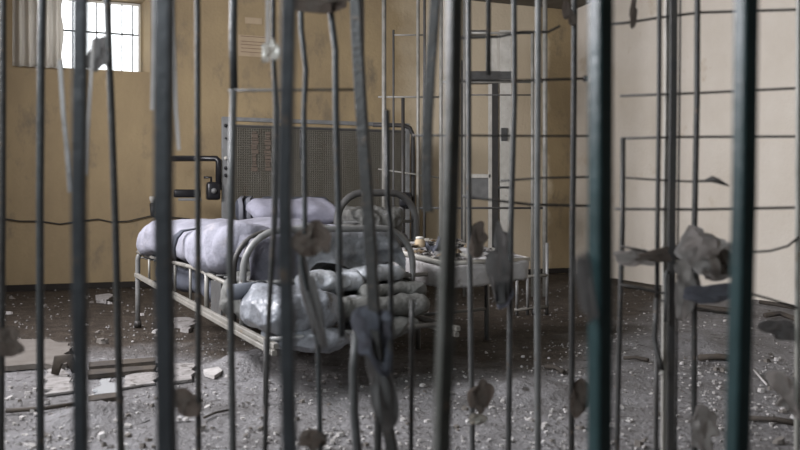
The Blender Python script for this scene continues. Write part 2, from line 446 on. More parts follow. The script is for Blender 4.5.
for a in (ca0-0.08, ca1+0.85): tube(bm, [CL+U*a-V*0.06+Vector((0, 0, WZ1+0.14)), CL+U*a+V*0.01+Vector((0, 0, WZ1+0.14))], 0.009)
link('curtain_rod', bm, M['iron'], cu)

# ------------------------------------------------------------------ things on the back wall
def wall_paper(px0, py0, px1, py1, label, lines, name='paper_notice'):
    A, B, C, D = wall_p(px0, py1, 0.006), wall_p(px1, py1, 0.006), wall_p(px1, py0, 0.006), wall_p(px0, py0, 0.006)
    A.z = B.z = (A.z+B.z)/2; C.z = D.z = (C.z+D.z)/2
    t = thing(name, label, 'poster', A)
    c = (A+C)/2; wd, ht = (B-A).length, D.z-A.z
    bm = new(); box(bm, c, wd, 0.004, ht, U, V); link('sheet', bm, M['paper'], t, False)
    if lines:
        bm = new()
        for i, (f, l) in enumerate(lines):
            box(bm, c - V*0.003 + U*(wd*(l-1)*0.4) + Vector((0, 0, ht*(0.5-f))), wd*l*0.86, 0.002, ht*0.035, U, V)
        link('printed_rules', bm, M['paperline'], t, False)
wall_paper(238, 36, 276, 57, 'faded rectangular notice with ruled lines on the ochre wall above the mesh panel', [(0.06, 1.1), (0.3, 0.8), (0.45, 0.95), (0.62, 0.7), (0.8, 0.9)])
wall_paper(245, 18, 262, 24, 'small blank yellowed strip of paper on ochre wall above the ruled notice', [], 'paper_strip')

# cable along the wall
bm = new(); pts = []
for px, py in ((-30, 214), (0, 218), (20, 221), (40, 221), (60, 224), (80, 221), (98, 219), (112, 222), (128, 221), (150, 216), (170, 217), (190, 219)):
    pts.append(wall_p(px, py, 0.02+0.012*random.Random(px).random()))
tube(bm, pts, 0.007, n=8); tag(link('cable', bm, M['wire']), 'sagging dark cable run along the lower ochre wall', 'cable')
# wall tap
tp = wall_p(152, 205, 0.0)
t = thing('wall_tap', 'small dark wall fitting with a pale knob on ochre wall behind the sheeted bed', 'tap', tp)
bm = new(); tube(bm, [tp, tp-V*0.08, tp-V*0.12+Vector((0, 0, -0.04)), tp-V*0.12+Vector((0, 0, -0.13))], [0.03, 0.028, 0.03, 0.022]); link('spout', bm, M['dkiron'], t)
bm = new(); tube(bm, [tp-V*0.06+Vector((0, 0, 0.02)), tp-V*0.06+Vector((0, 0, 0.07)), tp-V*0.06+Vector((0, 0, 0.10))], [0.015, 0.035, 0.03]); o = link('knob', bm, M['whitepaint'], t); o['label'] = 'pale round knob'

# ------------------------------------------------------------------ mesh panel standing along the back wall
pA = Vector((-1.98, 8.9, 0)); pW = 2.22; pT = 1.93; pB = 0.55
pan = thing('wire_mesh_panel', 'tall grey framed panel of rusty olive wire mesh standing near the back wall', 'bed base', pA)
def pp(a, z, off=0.0): return pA + U*a - V*off + Vector((0, 0, z))
bm = new(); box(bm, pp(0.05, pT/2), 0.11, 0.05, pT, U, V, bev=0.006); link('side_post', bm, M['panelgrey'], pan, False)
bm = new(); box(bm, pp(pW-0.02, pT/2), 0.05, 0.05, pT, U, V, bev=0.006); link('side_post', bm, M['panelgrey'], pan, False)
bm = new(); box(bm, pp(pW/2, pT-0.02), pW, 0.05, 0.045, U, V, bev=0.006); link('top_rail', bm, M['panelgrey'], pan, False)
bm = new(); box(bm, pp(pW/2, pT-0.10), pW-0.1, 0.03, 0.025, U, V); link('inner_rail', bm, M['dkiron'], pan, False)
bm = new(); box(bm, pp(pW/2, 0.5), pW, 0.05, 0.05, U, V, bev=0.006); link('bottom_rail', bm, M['panelgrey'], pan, False)
bm = new()
x = 0.12
while x < pW-0.06:
    tube(bm, [pp(x, 0.5), pp(x, pT-0.1)], 0.0055, n=5); x += 0.026
z = 0.54
while z < pT-0.1:
    tube(bm, [pp(0.1, z, 0.008), pp(pW-0.04, z, 0.008)], 0.0055, n=5); z += 0.026
link('wire_mesh', bm, M['mesh'], pan, False)
bm = new(); box(bm, pp(pW/2, (pT+0.4)/2, -0.02), pW-0.1, 0.006, pT-0.55, U, V); link('backing_sheet', bm, M['mesh'], pan, False)
for z in (1.83, 1.69, 1.47, 1.36, 1.28):
    bm = new(); c = pp(0.035, z, 0.03); tube(bm, [c, c-V*0.02], 0.02 if z != 1.69 else 0.012, n=10); link('bolt', bm, M['black'] if z != 1.47 else M['whitepaint'], pan)
bm = new(); tube(bm, [pp(0.88, pT-0.12, 0.03), pp(0.88, 1.48, 0.03)], 0.012, n=6); link('hanging_strap', bm, M['dkiron'], pan)
for x0, x1 in ((0.32, 0.40), (0.47, 0.55), (0.6, 0.64)):
    bm = new()
    rnd = random.Random(int(x0*100))
    zz = 1.78
    while zz > 1.36:
        h_ = rnd.uniform(0.02, 0.06)
        box(bm, pp((x0+x1)/2+rnd.uniform(-.006, .006), zz-h_/2, 0.016), (x1-x0)*rnd.uniform(0.5, 1), 0.004, h_*0.8, U, V); zz -= h_
    o = link('rust_patch', bm, mat('rust', (0.115, 0.09, 0.07), 0.9), pan, False)
# black bracket with crank housing, bolted to the post
bm = new()
q = lambda px, py: P(px, py, 8.86)
tube(bm, [q(168, 158.5), q(216, 158.5), q(218.5, 161), q(218.5, 190)], 0.034, n=10); link('bracket_tube', bm, M['black'], pan)
bm = new(); c = q(213, 191); box(bm, c, 0.15, 0.16, 0.2, U, V, bev=0.03); br = link('crank_housing', bm, M['black'], pan)
bm = new(); tube(bm, [c+V*0.0-U*0.02+Vector((0, 0, 0.09)), c-U*0.02+Vector((0, 0, 0.15)), c-U*0.10+Vector((0, 0, 0.15))], 0.014, n=8); link('crank_handle', bm, M['black'], br)
bm = new(); tube(bm, [c-V*0.075, c-V*0.10], 0.03, n=12); link('gear_cap', bm, M['panelgrey'], br)
bm = new(); c2 = q(187, 193.5); box(bm, c2, 0.29, 0.10, 0.09, U, V, bev=0.02); link('lower_arm', bm, M['black'], pan)
bm = new(); c2 = q(190, 199.5); box(bm, c2, 0.25, 0.03, 0.03, U, V, bev=0.006); link('lower_plate', bm, M['panelgrey'], pan)

# ------------------------------------------------------------------ beds
ZV = Vector((0, 0, 1))
def hoop_pts(A, B, h, r, z0=0.0):
    d = (B-A); wd = d.length; d = d.normalized()
    pts = [A+ZV*z0, A+ZV*(h-r)*0.5, A+ZV*(h-r)]
    pts += arc(A+d*r+ZV*(h-r), -d, ZV, r, 0, math.pi/2)[1:]
    pts += arc(B-d*r+ZV*(h-r), d, ZV, r, math.pi/2, 0)
    pts += [B+ZV*(h-r)*0.5, B+ZV*z0]
    return pts

# --- front bed
eA, lA = Vector((0.857, 0.515, 0)), Vector((-0.515, 0.857, 0))
A = Vector((-0.824, 4.2, 0)); WA, LA = 1.05, 2.36
bed = thing('hospital_bed', 'grey tubular steel bed with arched foot end and pale side rails, nearest to the bars', 'bed', A)
def bp(t, s, z): return A + lA*t + eA*s + ZV*z
r0 = 0.019
bm = new(); tube(bm, hoop_pts(bp(0, 0, 0), bp(0, WA, 0), 0.815, 0.22, z0=0.3), r0); foot = link('foot_end', bm, M['bedpaint'], bed)
bm = new(); tube(bm, hoop_pts(bp(0.13, -0.005, 0), bp(0.13, WA, 0), 0.80, 0.2, z0=0.5), 0.015); o = link('foot_end', bm, M['dkiron'], bed); o['label'] = 'second dark inner arch'
bm = new(); tube(bm, hoop_pts(bp(LA, 0, 0), bp(LA, WA, 0), 0.60, 0.08), r0); head = link('head_end', bm, M['bedpaint'], bed)
for z, t in ((0.535, 0), (0.305, -0.42)):
    bm = new(); tube(bm, [bp(t, -0.02, z), bp(t, WA+0.1 if t == 0 else WA-0.03, z)], 0.013); link('cross_bar', bm, M['bedpaint'], bed)
for s in (0.30, 0.78, 0.9):
    bm = new(); tube(bm, [bp(0, s, 0.31), bp(0, s, 0.535)], 0.009); link('end_spindle', bm, M['bedpaint'], bed)
bm = new(); tube(bm, [bp(0.02, 0.9, 0.52), bp(0.02, 0.96, 0.34)], 0.009); link('end_brace', bm, M['bedpaint'], bed)
for s in (0.0, WA):
    bm = new()
    zs = [(0.0, 0.50), (0.46, 0.53), (0.8, 0.56), (1.1, 0.565), (1.6, 0.565), (2.0, 0.57), (LA, 0.585)]
    tube(bm, [bp(t, s, z) for t, z in zs], 0.013); link('side_rail', bm, M['railpaint'], bed)
    for k in range(2):
        bm = new(); o = 0.026*k
        zz = lambda t: 0.305 + 0.045*t - o*1.2
        tube(bm, [bp(-0.49, s-0.015-o*0.3, zz(-0.49)), bp(LA, s-0.015, zz(LA)+o)], 0.0125, 'square'); link('angle_iron', bm, M['railpaint'], bed, False)
    for t in (0.25, 0.45, 0.62, 0.95, 1.3, 1.65, 2.0):
        bm = new(); tube(bm, [bp(t, s, 0.305+0.045*t), bp(t, s, 0.55 if t > 0.5 else 0.52)], 0.009 if t != 0.62 else 0.014, n=8); link('side_spindle', bm, M['railpaint'], bed)
bm = new(); box(bm, bp(0.42, -0.004, 0.40), 0.18, 0.012, 0.23, lA, eA); link('name_plate', bm, M['greyiron'], bed, False)
bm = new()
for i in range(18):
    tube(bm, [bp(0.05+i*0.13, 0, 0.545), bp(0.05+i*0.13, WA, 0.545)], 0.006, n=6)
for i in range(8):
    tube(bm, [bp(0.0, 0.06+i*0.132, 0.545), bp(LA, 0.06+i*0.132, 0.56)], 0.006, n=6)
link('spring_base', bm, M['greyiron'], bed)
for s in (0, WA):
    bm = new(); tube(bm, [bp(LA, s, 0), bp(LA, s, 0.05)], 0.028); link('foot_cap', bm, M['dkiron'], head)
for s in (-0.04, 0.96):
    bm = new(); tube(bm, [bp(-0.42, s, 0), bp(-0.42, s, 0.31)], 0.011); link('leg', bm, M['iron'], bed)

# sheeted mattress on its rear part
mt = thing('mattress', 'mattress wrapped in a pale lavender sheet on the rear of the front bed', 'mattress', bp(1.5, WA/2, 0.56))
bm = new()
lump(bm, bp(1.52, WA/2-0.01, 0.70), 1.50, WA+0.05, 0.235, lA, eA, r=0.085, amp=0.03, freq=3.2, seed=2, cuts=30, fold=0.012, fdir=0, ffreq=16,
     sag=lambda p: Vector((p.x, p.y*(1+0.05*math.sin(p.x*5)), p.z + 0.025*math.sin(p.x*3.2+1.0)+(0.05*(p.y < 0)*-abs(p.y)*0.6))))
shc = link('sheet_cover', bm, M['sheet'], mt)
bm = new()
tt = 1.06
sp = [bp(tt+0.03, 0.10, 0.80), bp(tt, -0.02, 0.785), bp(tt, -0.062, 0.745), bp(tt+0.01, -0.075, 0.68), bp(tt+0.02, -0.06, 0.60)]
tube(bm, sp, [0.010, 0.018, 0.028, 0.024, 0.014], 'square', flat=0.3); o = link('strap', bm, M['navy'], mt); o['label'] = 'dark tie strap around the mattress'

bm = new(); lump(bm, bp(0.60, 0.16, 0.70), 0.66, 0.42, 0.28, lA, eA, r=0.13, amp=0.035, freq=4, seed=41, cuts=26, fold=0.016, fdir=0, ffreq=17)
tag(link('pillow', bm, M['sheet']), 'large gathered pale pillow on the edge of the front bed beside its arch', 'pillow')
# bundle at its foot: folded mattress behind the hoop, rolled ones below
fm = thing('folded_mattress', 'grey mattress folded upright in plastic inside the arched foot end', 'mattress', bp(0.2, WA/2, 0.56))
bm = new(); lump(bm, bp(0.30, WA/2+0.06, 0.665), 0.46, WA-0.12, 0.22, lA, eA, r=0.10, amp=0.05, freq=3.6, seed=5, cuts=36, fold=0.01, fdir=1, ffreq=11, ridge=0.02); link('ticking_cover', bm, M['ticking'], fm)
bm = new()
def drape(bm, s0, s1, seed, z_top, z_bot, back, front):
    rows = []
    n1, n2 = 30, 26
    for j in range(n2+1):
        v = j/n2; row = []
        for i in range(n1+1):
            s = s0+(s1-s0)*i/n1
            wob = noise.fractal(Vector((s*4+seed, v*3, seed)), 1, 2, 3)
            if v < 0.4:
                k = v/0.4; t = back + (0.05-back)*k; z = z_top + 0.02*math.sin(k*math.pi) + 0.03*wob
            else:
                k = (v-0.4)/0.6; t = 0.05 - (0.05-front)*min(1, k*3) + 0.05*wob*k; z = z_top + (z_bot+0.07*noise.noise(Vector((s*3, seed, 2)))-z_top)*k
                t += 0.02*math.sin(s*22+3*wob)*k
            e = min((s-s0)/(s1-s0), 1-(s-s0)/(s1-s0)); 
            if e < 0.12: z -= 0.10*(1-e/0.12)**2
            row.append(bm.verts.new(bp(t, s, z)))
        rows.append(row)
    for j in range(n2):
        for i in range(n1): bm.faces.new((rows[j][i], rows[j][i+1], rows[j+1][i+1], rows[j+1][i]))
    bmesh.ops.solidify(bm, geom=bm.faces[:], thickness=0.006)
drape(bm, 0.05, 0.36, 3.3, 0.775, 0.50, 0.45, 0.035)
o = link('sheet_flap', bm, M['sheet'], fm); o['label'] = 'lavender sheet flap tucked under the arched tube'
bm = new(); drape(bm, 0.36, 1.0, 7.7, 0.80, 0.60, 0.5, 0.0); o = link('plastic_wrap', bm, M['plastic'], fm); o['label'] = 'shiny pale plastic wrap'

def roll(name, c0, c1, r, seed, m, label, flat=0.85, amp=0.03, wr=0.012):
    t = thing(name, label, 'bedding', (c0+c1)/2 - ZV*r*flat)
    bm = new(); d = (c1-c0); L_ = d.length; d = d.normalized(); side = ZV.cross(d).normalized()
    n1, n2 = 40, 28
    rings = []
    for i in range(n1+1):
        u = i/n1; cap = min(1.0, math.sqrt(max(0.0, 1-((abs(u-0.5)*2-0.90)/0.10)**2)) if abs(u-0.5)*2 > 0.90 else 1.0)
        ring = []
        for k in range(n2):
            a = 2*math.pi*k/n2
            rr = r*(0.30+0.70*cap)*(1+0.35*amp/0.03*0.4*noise.fractal(Vector((u*L_*4+seed, math.cos(a)*1.1, math.sin(a)*1.1)), 1, 2, 3))
            rr += wr*math.sin(u*L_*30+2.5*math.cos(a)+seed)
            ring.append(bm.verts.new(c0 + d*(u*L_) + side*(math.cos(a)*rr) + ZV*(math.sin(a)*rr*flat)))
        rings.append(ring)
    for i in range(n1):
        for k in range(n2): bm.faces.new((rings[i][k], rings[i][(k+1) % n2], rings[i+1][(k+1) % n2], rings[i+1][k]))
    bm.faces.new(rings[0]); bm.faces.new(rings[-1])
    link('wrap', bm, m, t)
    return t
def tie(t, c0, c1, u, r, flat=0.85):
    d = (c1-c0).normalized(); side = ZV.cross(d).normalized(); c = c0+(c1-c0)*u
    bm = new(); tube(bm, [c+side*(math.cos(a)*r)+ZV*(math.sin(a)*r*flat) for a in [2*math.pi*i/20 for i in range(20)]], 0.007, n=6, closed=True); link('tie_cord', bm, M['wire'], t)

def bag(c, sx, sy, sz, m, seed, label, name='bedding_bundle', fold=0.006, fdir=0, r=0.1, amp=0.05, tilt=0.0, ridge=0.014):
    ux = (lA + ZV*tilt).normalized(); uz = ux.cross(eA)
    if uz.z < 0: uz = -uz
    bm = new(); lump(bm, c, sx, sy, sz, ux, eA, uz, r=r, amp=amp, freq=4.2, seed=seed, cuts=44, fold=fold, fdir=fdir, ffreq=15, ridge=ridge, rf=4.5)
    return tag(link(name, bm, m), label, 'bedding')
bag(bp(-0.24, 0.16, 0.43), 0.40, 0.40, 0.20, M['rollblue'], 31, 'pale blue-grey plastic bag bulging out under the arch corner of the front bed', r=0.09)
bag(bp(-0.20, 0.62, 0.405), 0.36, 0.62, 0.10, M['ticking'], 32, 'flattened dull grey bundle on the lower frame beside the plastic bag of the front bed', fold=0.006, r=0.05, amp=0.03)
bag(bp(-0.10, 0.46, 0.535), 0.22, 0.34, 0.10, M['plastic'], 33, 'white plastic roll end shining under the olive-grey fold of the front bed', r=0.05, amp=0.03, ridge=0.02)
bag(bp(-0.06, 0.76, 0.565), 0.20, 0.30, 0.07, M['plastic'], 34, 'narrow pale plastic fold under the wrapped mattress of the front bed', fold=0.006, r=0.035, amp=0.02, ridge=0.015)
bag(bp(-0.12, 0.78, 0.475), 0.30, 0.40, 0.07, M['ticking'], 39, 'flat grey blanket layer by the inner crossbar of the front bed', fold=0.006, r=0.035, amp=0.02)
bag(bp(-0.33, 0.28, 0.285), 0.26, 0.52, 0.10, M['rollblue'], 35, 'crumpled plastic sagging below the lower frame of the front bed', r=0.05, fold=0.006, amp=0.04)
bag(bp(-0.30, 0.70, 0.29), 0.24, 0.34, 0.09, M['ticking'], 36, 'dark grey cloth sagging below the lower frame of the front bed', r=0.045, fold=0.006, amp=0.04)
bag(bp(0.16, 0.18, 0.44), 0.28, 0.40, 0.24, M['ticking'], 37, 'grey blanket bundle behind the arch corner of the front bed', fold=0.006)
bag(bp(0.18, 0.72, 0.42), 0.34, 0.56, 0.20, M['ticking'], 38, 'long grey blanket bundle lying under the folded mattress of the front bed', fold=0.006)
bm = new(); lump(bm, bp(1.35, WA/2+0.02, 0.435), 1.75, WA-0.14, 0.17, lA, eA, r=0.07, amp=0.03, freq=4, seed=52, cuts=24)  # dark block added for the shade between mattress and lower rail
tag(link('underbed_shade', bm, M['navy']), 'dark fill added for the shade under the sheeted mattress', 'blanket')
# dark open tube end beside the roll
bm = new(); ca, cb = bp(-0.10, -0.10, 0.505), bp(-0.05, 0.10, 0.51)
tube(bm, [ca, cb], 0.042, n=16); tag(link('cardboard_tube', bm, M['navyboard']), 'short dark tube end poking out over the plastic bag', 'tube')

# --- middle bed, its arched end behind the front bed
eB, lB = Vector((0.866, 0.5, 0)), Vector((-0.5, 0.866, 0))
Bq = Vector((-0.55, 7.0, 0)); WB, LB = 0.80, 1.92
bed2 = thing('hospital_bed', 'steel bed with thick grey arched end and blue-grey headboard, in front of the mesh panel', 'bed', Bq)
def cp(t, s, z): return Bq + lB*t + eB*s + ZV*z
bm = new(); tube(bm, hoop_pts(cp(0, 0, 0), cp(0, WB, 0), 1.06, 0.26), 0.032); link('foot_end', bm, M['greyiron'], bed2)
bm = new(); tube(bm, hoop_pts(cp(LB, 0, 0), cp(LB, WB, 0), 1.02, 0.06), 0.022); link('head_end', bm, M['navyboard'], bed2)
bm = new(); box(bm, cp(LB-0.01, WB/2, 0.86), 0.03, WB-0.05, 0.26, lB, eB, bev=0.01); link('headboard', bm, M['navyboard'], bed2)
for s in (0, WB):
    bm = new(); tube(bm, [cp(0, s, 0.48), cp(LB, s, 0.48)], 0.018, 'square'); link('side_rail', bm, M['bedpaint'], bed2)
bm = new()
for i in range(14): tube(bm, [cp(0.05+i*0.14, 0, 0.48), cp(0.05+i*0.14, WB, 0.48)], 0.006, n=6)
link('spring_base', bm, M['greyiron'], bed2)
for z in (0.80, 0.62):
    bm = new(); tube(bm, [cp(0, 0, z), cp(0, WB, z)], 0.014); link('cross_bar', bm, M['bedpaint'], bed2)
m2 = thing('mattress', 'thin grey-white mattress on the middle bed with the blue-grey headboard', 'mattress', cp(0.95, WB/2, 0.5))
bm = new(); lump(bm, cp(0.96, WB/2, 0.60), 1.80, WB+0.02, 0.19, lB, eB, r=0.07, amp=0.025, freq=3, seed=9, cuts=22); link('cover', bm, M['sheet'], m2)
pl = P(294, 211, 8.2)
bm = new(); lump(bm, pl, 0.93, 0.42, 0.20, eB, lB*0.93+ZV*0.3, (ZV*0.95-lB*0.25), r=0.085, amp=0.03, freq=3.4, seed=11, cuts=22, fold=0.008, fdir=0, ffreq=9, sag=lambda p: Vector((p.x, p.y, p.z*(1-0.35*min(1, abs(p.x)/0.46)**6))))
tag(link('pillow', bm, M['pillow']), 'plump pale lavender pillow on the middle bed below the headboard', 'pillow')
bl = thing('folded_blanket', 'folded dark blue blanket with grey stripes beside the lavender pillow', 'blanket', P(248, 222, 8.3))
bm = new(); lump(bm, P(249, 211, 8.25), 0.24, 0.34, 0.27, eB, lB, r=0.10, amp=0.03, freq=4, seed=13, cuts=16); link('cloth', bm, M['navy'], bl)
for dx in (-3, 5):
    bm = new(); pts = [P(244+dx, 220, 8.05), P(244+dx, 206, 8.055), P(243+dx, 199.5, 8.09), P(246+dx, 196.5, 8.25)]
    tube(bm, pts, 0.022, 'square', flat=0.4); o = link('stripe', bm, M['stripe'], bl); o['label'] = 'pale grey stripe'
bm = new(); lump(bm, P(382, 220, 7.12)+lB*0.25, 0.46, 0.5, 0.20, eB, lB, r=0.09, amp=0.05, freq=4, seed=15, cuts=30, fold=0.012, fdir=0, ffreq=12, ridge=0.03)
tag(link('crumpled_sheet', bm, M['ticking']), 'crumpled grey sheet heaped behind the thick arched bed end', 'bedding')

# --- cot on the right strewn with paper
eC, lC = Vector((0.82, 0.572, 0)), Vector((-0.572, 0.82, 0))
Cq = Vector((0.25, 5.02, 0)); WC, LC = 0.70, 0.88
cot = thing('cot', 'low steel cot with a crossbarred end in front of the pale cage', 'cot', Cq)
def dp(t, s, z): return Cq + lC*t + eC*s + ZV*z
for s in (0.03, WC-0.03):
    bm = new(); tube(bm, [dp(0.04, s, 0.45), dp(LC-0.04, s, 0.48)], 0.02, 'square'); link('side_rail', bm, M['bedpaint'], cot)
for t in (0.04, LC-0.04):
    bm = new(); tube(bm, [dp(t, 0.03, 0.46), dp(t, WC-0.03, 0.46)], 0.02, 'square'); link('end_rail', bm, M['bedpaint'], cot)
for s in (0.05, WC-0.05):
    for t in (0.3, LC-0.06):
        bm = new(); tube(bm, [dp(t, s, 0), dp(t, s, 0.46)], 0.018); link('leg', bm, M['bedpaint'], cot)
bm = new(); tube(bm, [dp(0.3, 0.05, 0.22), dp(0.3, WC-0.05, 0.22)], 0.012); link('stretcher', bm, M['bedpaint'], cot)
bm = new()
for i in range(7): tube(bm, [dp(0.08+i*0.12, 0.03, 0.47), dp(0.08+i*0.12, WC-0.03, 0.47)], 0.006, n=6)
link('spring_base', bm, M['greyiron'], cot)
def csag(p):
    return Vector((p.x, p.y, p.z + 0.05*(p.x/0.45) + 0.015*math.sin(p.y*4)))
m3 = thing('mattress', 'flat white pad littered with papers on the low cot', 'mattress', dp(LC/2, WC/2, 0.5))
bm = new(); lump(bm, dp(LC/2-0.02, WC/2, 0.555), LC+0.08, WC+0.03, 0.15, lC, eC, r=0.03, amp=0.012, freq=5, seed=17, cuts=26, sag=csag); cv3 = link('cover', bm, M['padcloth'], m3)
bm = new(); tube(bm, [dp(LC, -0.01, 0.68), dp(-0.055, -0.01, 0.585), dp(-0.055, WC+0.01, 0.585), dp(LC, WC+0.02, 0.68)], 0.014, 'square'); link('edge_piping', bm, M['whitepaint'], m3)

def ctop(t, s): return 0.555+0.075+0.05*((t-LC/2+0.02)/0.45)+0.015*math.sin((s-WC/2)*4)
def crumple(bm, c, sx, sy, ux, uy, uz, amp, seed, n=9, irr=0.25, thick=0.003):
    rows = []
    for j in range(n+1):
        row = []
        for i in range(n+1):
            a, b = i/n*2-1, j/n*2-1
            # round the square off and roughen the outline
            rr = max(abs(a), abs(b)); ang = math.atan2(b, a)
            hy = math.hypot(a, b)
            k = (rr/hy if hy > 1e-6 else 1.0)*(1.1+0.25*math.sin(ang*2+seed)) + irr*noise.noise(Vector((math.cos(ang)*1.5+seed, math.sin(ang)*1.5, seed)))*rr
            x, y = a*k*sx/2, b*k*sy/2
            h = amp*(noise.fractal(Vector((a*1.1+seed*3.1, b*1.1, seed)), 1, 2, 3) + 0.35*abs(math.sin(a*3+b*2+seed)))
            row.append(bm.verts.new(Vector(c) + ux*x + uy*y + uz*h))
        rows.append(row)
    for j in range(n):
        for i in range(n): bm.faces.new((rows[j][i], rows[j][i+1], rows[j+1][i+1], rows[j+1][i]))
    bmesh.ops.solidify(bm, geom=bm.faces[:], thickness=thick)
XV, YV = Vector((1, 0, 0)), Vector((0, 1, 0))
rnd = random.Random(4)
for i in range(80):
    t_, s_ = rnd.uniform(0.02, LC-0.1), rnd.uniform(0.03, WC-0.05)
    bm = new(); sz = rnd.uniform(0.05, 0.13); an = rnd.uniform(0, 6.28)
    ux = lC*math.cos(an)+eC*math.sin(an); uy = ux.cross(ZV)
    crumple(bm, dp(t_, s_, ctop(t_, s_)+0.006+rnd.uniform(0, 0.012)), sz, sz*rnd.uniform(0.5, 1), ux, uy, ZV, rnd.uniform(0.012, 0.03), i*1.37, n=6)
    tag(link('paper_scrap', bm, (M['plaster'], M['whitepaint'], M['litter'], M['plaster'], M['paper'])[i % 5]), 'torn curled paper scrap among the litter on the low cot', 'paper', 'paper litter on the low cot')
# pots on the cot
def lathe(bm, c, prof, n=18):
    rings = [[bm.verts.new(Vector(c)+Vector((r*math.cos(2*math.pi*k/n), r*math.sin(2*math.pi*k/n), z))) for k in range(n)] for r, z in prof]
    for i in range(len(rings)-1):
        for k in range(n): bm.faces.new((rings[i][k], rings[i][(k+1) % n], rings[i+1][(k+1) % n], rings[i+1][k]))
    bm.faces.new(rings[0]); bm.faces.new(rings[-1])
c = dp(0.62, 0.30, ctop(0.62, 0.30)-0.004)
jr = thing('jar', 'small cream jar with a pale lid on the low cot among papers', 'jar', c)
bm = new(); lathe(bm, c, [(0.025, 0), (0.036, 0.006), (0.038, 0.03), (0.036, 0.05), (0.026, 0.065)]); jb = link('body', bm, M['paper'], jr)
bm = new(); lathe(bm, c+ZV*0.064, [(0.03, 0), (0.03, 0.012), (0.018, 0.017)]); link('lid', bm, M['whitepaint'], jr)
bm = new(); c = dp(0.40, 0.30, ctop(0.40, 0.30)+0.02); crumple(bm, c, 0.16, 0.12, eC, lC, ZV, 0.07, 4.2, thick=0.006)
tag(link('cloth_scrap', bm, M['ragblue']), 'pale blue crumpled cloth scrap beside the jar on the low cot', 'cloth')
bm = new(); lump(bm, dp(0.70, 0.14, ctop(0.70, 0.14)+0.035), 0.13, 0.10, 0.09, eC, lC, r=0.05, amp=0.03, freq=8, seed=21, cuts=10)
tag(link('debris_lump', bm, M['dkiron']), 'small dark lump of debris on far corner of the low cot', 'debris')
# end frame beyond the cot
ef = thing('bed_end', 'white bed end with two crossbars standing between cot and pale cage', 'bed end', P(517, 205, 6.9)*1.0 - ZV*P(517, 205, 6.9).z)
e0 = Vector(ef.location)
e1 = e0 + Vector((0.27, 0.06, 0))
for p, h_ in ((e0, 0.36), (e0.lerp(e1, 0.35), 0.34), (e1, 0.62)):
    bm = new(); tube(bm, [p, p+ZV*h_], 0.014); link('post', bm, M['bedpaint'], ef)
for z in (0.32, 0.045):
    bm = new(); tube(bm, [e0-(e1-e0)*0.08+ZV*z, e1+ZV*(z+0.02)], 0.016); link('cross_bar', bm, M['railpaint'], ef)
bm = new(); tube(bm, [e0.lerp(e1, 0.6)+ZV*0.0, e0.lerp(e1, 0.6)+ZV*0.06], 0.03); link('caster', bm, M['dkiron'], ef)

# ------------------------------------------------------------------ pale cage behind the cot
CD = 8.3
cg = thing('cage_screen', 'pale tubular steel cage screen behind the beds, floor to ceiling', 'cage', Vector((P(383, 0, CD).x, CD, 0)))
def cpost(px, px1, wpx, m, top=CEIL, d=CD, z0=0.0):
    bm = new(); tube(bm, [Vector(((px1-400)/F*d, d, z0)), Vector(((px-400)/F*d, d, top))], wpx/F*d/2); link('post', bm, m, cg)
def crail(px0, px1, py, wpx, m, py1=None, d=CD):
    bm = new(); tube(bm, [P(px0, py, d), P(px1, py1 if py1 else py, d)], wpx/F*d/2); link('rail', bm, m, cg)
cpost(384, 384, 4.6, M['cagepaint'])
cpost(393.5, 393.5, 2.2, M['greyiron'], top=P(0, 30, CD).z)
cpost(403, 403, 3.5, M['dkiron'], top=P(0, 98, CD).z)
cpost(418, 418, 3.4, M['cagepaint'])
cpost(424.5, 424.5, 2.8, M['greyiron'])
cpost(441, 441, 4.0, M['cagepaint'])
cpost(464.5, 464.5, 3.6, M['cagepaint'])
cpost(532.5, 532.5, 3.6, M['cagepaint'], top=P(0, 33, CD).z)
cpost(545, 545, 5.0, M['cagepaint'])
crail(378, 441, 97, 2.0, M['cagepaint'])
crail(393, 425, 35, 1.6, M['cagepaint'])
crail(441, 545, 82, 2.4, M['cagepaint'])
crail(466, 533, 33, 2.6, M['cagepaint'])
crail(378, 441, 169, 1.6, M['cagepaint'], 178)
crail(466, 534, 95, 1.4, M['greyiron'])
crail(378, 545, 208, 2.2, M['greyiron'])
bm = new(); tube(bm, [P(373, 125, CD+0.1), P(404, 125.5, CD+0.1), P(410, 128, CD+0.1), P(413, 135, CD+0.1), P(413, 200, CD+0.1), Vector((P(413, 0, CD+0.1).x, CD+0.1, 0))], 0.022); link('bent_pipe', bm, M['dkiron'], cg)
# second black clamp fixed low on the cage
bm = new(); box(bm, P(405, 200, CD-0.05), 0.12, 0.12, 0.14, bev=0.02); link('clamp', bm, M['black'], cg)
bm = new(); tube(bm, [P(396, 194, CD-0.05), P(412, 194, CD-0.05)], 0.018); link('clamp', bm, M['black'], cg)

# white shelf rack behind the cage
sd = 9.35
sh = thing('shelf_rack', 'white metal shelf rack with grey shelves behind the pale cage', 'shelf', Vector((P(466, 0, sd).x, sd, 0)))
def sbox(px0, py0, px1, py1, name, m, d=sd, dep=0.35, off=0.0):
    a, b = P(px0, py1, d), P(px1, py0, d)
    bm = new(); box(bm, ((a.x+b.x)/2, d+dep/2+off, (a.z+b.z)/2), b.x-a.x, dep, b.z-a.z, bev=0.004); link(name, bm, m, sh, False)
zfl = 205+CAMH*F/sd
sbox(488.5, 84, 492, zfl, 'post', M['whitepaint'], dep=0.04)
sbox(492, 82, 498.5, zfl, 'post', M['dkiron'], dep=0.05)
sbox(500, 30, 511.5, zfl, 'side_panel', M['whitepaint'], dep=0.4)
sbox(461, 60, 464, zfl, 'post', M['greyiron'], dep=0.04)
sbox(464, 71, 512, 80, 'shelf', M['greyiron'])
sbox(464, 30, 488, 32, 'shelf', M['greyiron'])
sbox(489, 30, 513, 71, 'back_panel', M['whitepaint'], dep=0.02, off=0.33)
